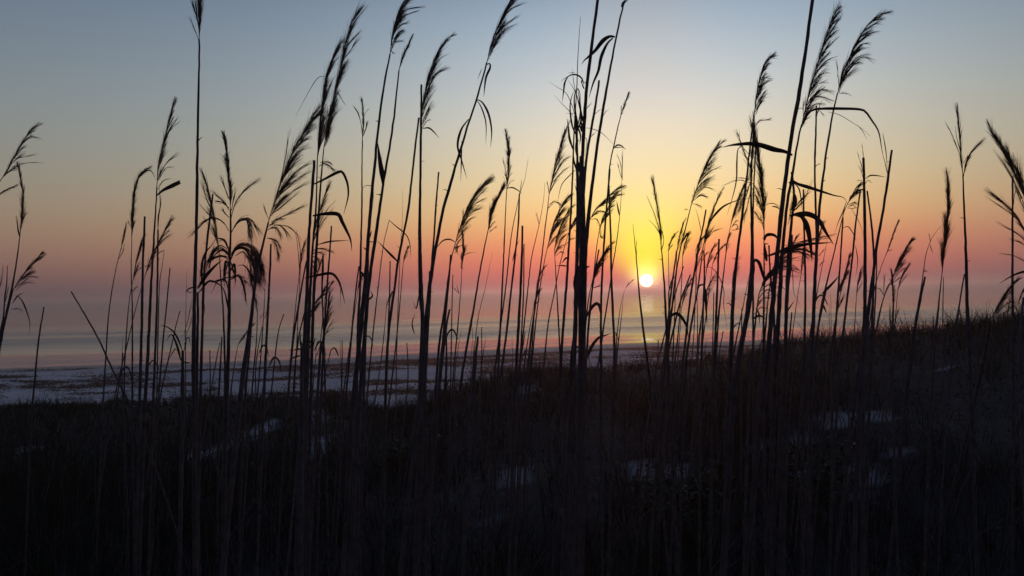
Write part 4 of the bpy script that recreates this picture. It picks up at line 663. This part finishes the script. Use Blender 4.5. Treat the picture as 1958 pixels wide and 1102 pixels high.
k = keep_gaps(x, y, z, h) & (rng.random(len(x)) < 0.75 + patch)
x, y, z, h, out_az = x[k], y[k], z[k], h[k], out_az[k]
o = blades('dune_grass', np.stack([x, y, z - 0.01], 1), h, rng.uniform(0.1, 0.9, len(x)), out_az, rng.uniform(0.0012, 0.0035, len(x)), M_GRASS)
tag(o, kind='stuff')

x, y, z = scatter(2600, 1.8, 10.0, 0.7)
h = rng.uniform(0.35, 0.85, len(x)) * np.where(y > 6.5, 0.5, 1.0)
tip = project(np.stack([x, y, z + h], 1))[1]
k = keep_gaps(x, y, z, h, 0.3) & (tip > 770 + 0 * x)
x, y, z, h = x[k], y[k], z[k], h[k]
o = blades('dry_grass', np.stack([x, y, z - 0.01], 1), h, np.where(rng.random(len(x)) < 0.4, rng.uniform(0.5, 1.5, len(x)), rng.normal(0.10, 0.14, len(x))), rng.normal(0, 1.3, len(x)), rng.uniform(0.0012, 0.003, len(x)), M_CANE, 0.3)
tag(o, kind='stuff')

def leafy(n_leaf, centre, spread, size, tilt=0.55):
    """ovate leaves (six-sided, cupped) scattered round the centres"""
    c = centre + rng.normal(size=(n_leaf, 3)) * spread
    az = rng.uniform(0, 2 * np.pi, n_leaf); tl = rng.normal(0.35 * tilt, tilt, n_leaf)
    L = np.stack([np.cos(az) * np.cos(tl), np.sin(az) * np.cos(tl), np.sin(tl)], 1)
    W = np.stack([-np.sin(az), np.cos(az), rng.normal(0, 0.75 * tilt, n_leaf)], 1); W /= np.linalg.norm(W, axis=1)[:, None]
    Nn = np.cross(L, W); s_ = (size * rng.uniform(0.6, 1.3, n_leaf))[:, None]
    V = np.stack([c - L * s_, c - L * s_ * 0.3 + W * s_ * 0.45, c + L * s_ * 0.4 + W * s_ * 0.4, c + L * s_, c + L * s_ * 0.4 - W * s_ * 0.4, c - L * s_ * 0.3 - W * s_ * 0.45], 1)
    V[:, (1, 2, 4, 5)] += Nn[:, None] * s_[:, None] * 0.16
    b0 = (np.arange(n_leaf) * 6)[:, None]
    return V.reshape(-1, 3), np.concatenate([b0 + np.array((0, 1, 2, 3)), b0 + np.array((0, 3, 4, 5))])
x, y, z = scatter(34000, 4.5, 13.5, 0.55)
k = keep_gaps(x, y, z, 0 * x + 0.08) & (fbm(x * 0.8 + 9, y * 0.8, 3) > -0.12)
x, y, z = x[k], y[k], z[k]
V, q = leafy(len(x), np.stack([x, y, z + rng.uniform(0.01, 0.11, len(x)) * np.where(y > 8.5, 0.6, 1)], 1), 0.01, 0.017)
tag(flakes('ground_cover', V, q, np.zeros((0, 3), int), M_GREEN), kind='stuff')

# creeping beach plants and cast-up weed: ragged low clumps in drifts along the sand
n = 44000
y = 12.5 + 56 * rng.random(n) ** 0.8; x = rng.uniform(-0.8, 0.75, n) * (y + 4); d = shore(x) - y
m = 0.75 * fbm(x * 0.22 + 2, y * 0.34, 3) + 0.6 * fbm(x * 0.9 + 4, y * 1.3, 2)
line1 = np.exp(-((d - 13.5 - 3 * fbm(x * 0.09, x * 0 + 1.7)) / 2.2) ** 2) * smooth(-26, -12, x)
line2 = np.exp(-((d - 6.0 - 2 * fbm(x * 0.07, x * 0 + 8.7)) / 0.7) ** 2) * (1 - smooth(-34, -16, x)) * 0.6
k = (d > 4.5) & (rng.random(n) < np.clip(smooth(0.13, 0.24, m) * smooth(9, 16, d) * 1.0 + 0.75 * line1 + line2 * 0.5 + 0.006, 0, 1))
x, y = x[k], y[k]; z = H(x, y); nc = len(x)
per = 24
cx_ = np.repeat(np.stack([x, y, z + 0.03], 1), per, 0)
sp = np.repeat(rng.uniform(0.15, 0.45, nc), per)[:, None] * np.array((1.5, 0.7, 0.0)) + np.array((0, 0, 0.035))
V, q = leafy(nc * per, cx_, sp, 0.075, 0.22)
V[:, 2] = np.maximum(V[:, 2], H(V[:, 0], V[:, 1]) + 0.004)
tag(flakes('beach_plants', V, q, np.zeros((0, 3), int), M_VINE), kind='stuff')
print('beach clumps', nc)

# leafy shrubs in the foreground
def shrub(label, px, py, r, hgt, nleaf):
    p = ground_hit(px, py); base = np.array((p[0], p[1], H_(p[0], p[1])))
    root = bpy.data.objects.new('shrub', None); root.location = tuple(base); col.objects.link(root); root.empty_display_size = 0.1
    tag(root, label, 'shrub', 'leafy shrubs in the foreground')
    mb = MB(); tips = []
    for _ in range(11):
        a = rng.uniform(0, 2 * np.pi); e = base + np.array((math.cos(a) * r * rng.uniform(0.3, 1), math.sin(a) * r * rng.uniform(0.3, 1), hgt * rng.uniform(0.6, 1.1)))
        Q = curve(np.array([base - (0, 0, 0.02), base * 0.5 + e * 0.5 + (0, 0, hgt * 0.15), e]), 9)
        mb.tube(Q, np.linspace(0.006, 0.002, 9), 6); tips += [Q[i] for i in (3, 4, 5, 6, 7, 8, 8)]
    mesh_obj('stem', np.vstack(mb.V), mb.F, M_CANE, root, True, base)
    c = np.array(tips)[rng.integers(0, len(tips), nleaf)]
    V, q = leafy(nleaf, c, 0.05, 0.026)
    f = flakes('foliage', V - base, q, np.zeros((0, 3), int), M_GREEN); f.parent = root
shrub('dark glossy-leaved shrub in the foreground just below the sun', 1285, 1030, 0.30, 0.30, 700)
shrub('dark rounded leafy shrub in the right foreground below the tangled reeds', 1560, 985, 0.30, 0.34, 700)
shrub('dark low leafy shrub in the foreground left of the thick centre cane', 760, 905, 0.35, 0.26, 700)

# thin young stalks that fill the stand, all alike
def path_up(px, top_y, slant, bow):
    return ' '.join(f'{px - slant * (1 - g) ** 1.0 + bow * math.sin(math.pi * g):.1f},{800 + (top_y - 800) * g:.0f}' for g in (0, 0.25, 0.5, 0.75, 1.0))
for i in range(40):
    px = rng.uniform(200, 1720); top_y = rng.uniform(590, 690) - (30 if px > 1500 else 0)
    L_ = []
    if rng.random() < 0.45:                                       # a dry leaf curling off near the tip
        s_ = rng.choice((-1, 1)); y0 = top_y + rng.uniform(8, 45); x0 = px - 6; r_ = rng.uniform(10, 24)
        L_ = [(f'{x0:.0f},{y0 + 8:.0f} {x0 + s_ * r_ * 0.5:.0f},{y0 - r_ * 0.5:.0f} {x0 + s_ * r_:.0f},{y0 - r_ * 0.1:.0f} {x0 + s_ * r_ * 1.25:.0f},{y0 + r_ * 1.1:.0f}', rng.uniform(2.5, 4.5))]
    st('thin short bare stalk among the taller sea oats, its tip low against the water', path_up(px, top_y, rng.uniform(-6, 26), rng.normal() * 4), rng.uniform(2.4, 3.4), 'hair' if rng.random() < 0.5 else 'cut',
       L=L_, cat='dry stalk', group='thin short stalks filling the stand', name='thin_stalk')
for i in range(26):
    px = rng.uniform(1010, 1720) if rng.random() < 0.7 else rng.uniform(540, 1010); top_y = rng.uniform(470, 610)
    if abs(px - 1228) < 45: px += 90
    h_ = rng.uniform(28, 60); dx = rng.uniform(4, 26)
    st('slender stalk with a small wispy seed head, half hidden among the taller sea oats', path_up(px, top_y, rng.uniform(4, 34), rng.normal() * 4), rng.uniform(2.6, 3.8),
       P=[(f'{px:.0f},{top_y:.0f} {px + dx * 0.35:.0f},{top_y - h_ * 0.5:.0f} {px + dx:.0f},{top_y - h_:.0f}', 1, rng.uniform(10, 24), h_ * 0.6, 5, 4, rng.uniform(0, 0.2))], wpx=0.85, group='slender wispy sea oats filling the stand')

# ------------------------------------------------------------------ sea haze: one even volume round everything
m_haze = bpy.data.materials.new('haze'); m_haze.use_nodes = True
t = m_haze.node_tree; t.nodes.clear()
pv = N(t, 'ShaderNodeVolumePrincipled'); pv.inputs['Color'].default_value = (0.97, 0.94, 0.96, 1)
pv.inputs['Density'].default_value = 0.0024; pv.inputs['Anisotropy'].default_value = 0.72
mo = N(t, 'ShaderNodeOutputMaterial'); t.links.new(pv.outputs[0], mo.inputs['Volume'])
HV = [(x, y, z) for z in (-3.5, 7.5) for x, y in ((-12500, -70), (12500, -70), (12500, 9000), (-12500, 9000))]
HF = [(0, 3, 2, 1), (4, 5, 6, 7), (0, 1, 5, 4), (1, 2, 6, 5), (2, 3, 7, 6), (3, 0, 4, 7)]
haze = mesh_obj('haze', HV, HF, m_haze); tag(haze, kind='stuff')
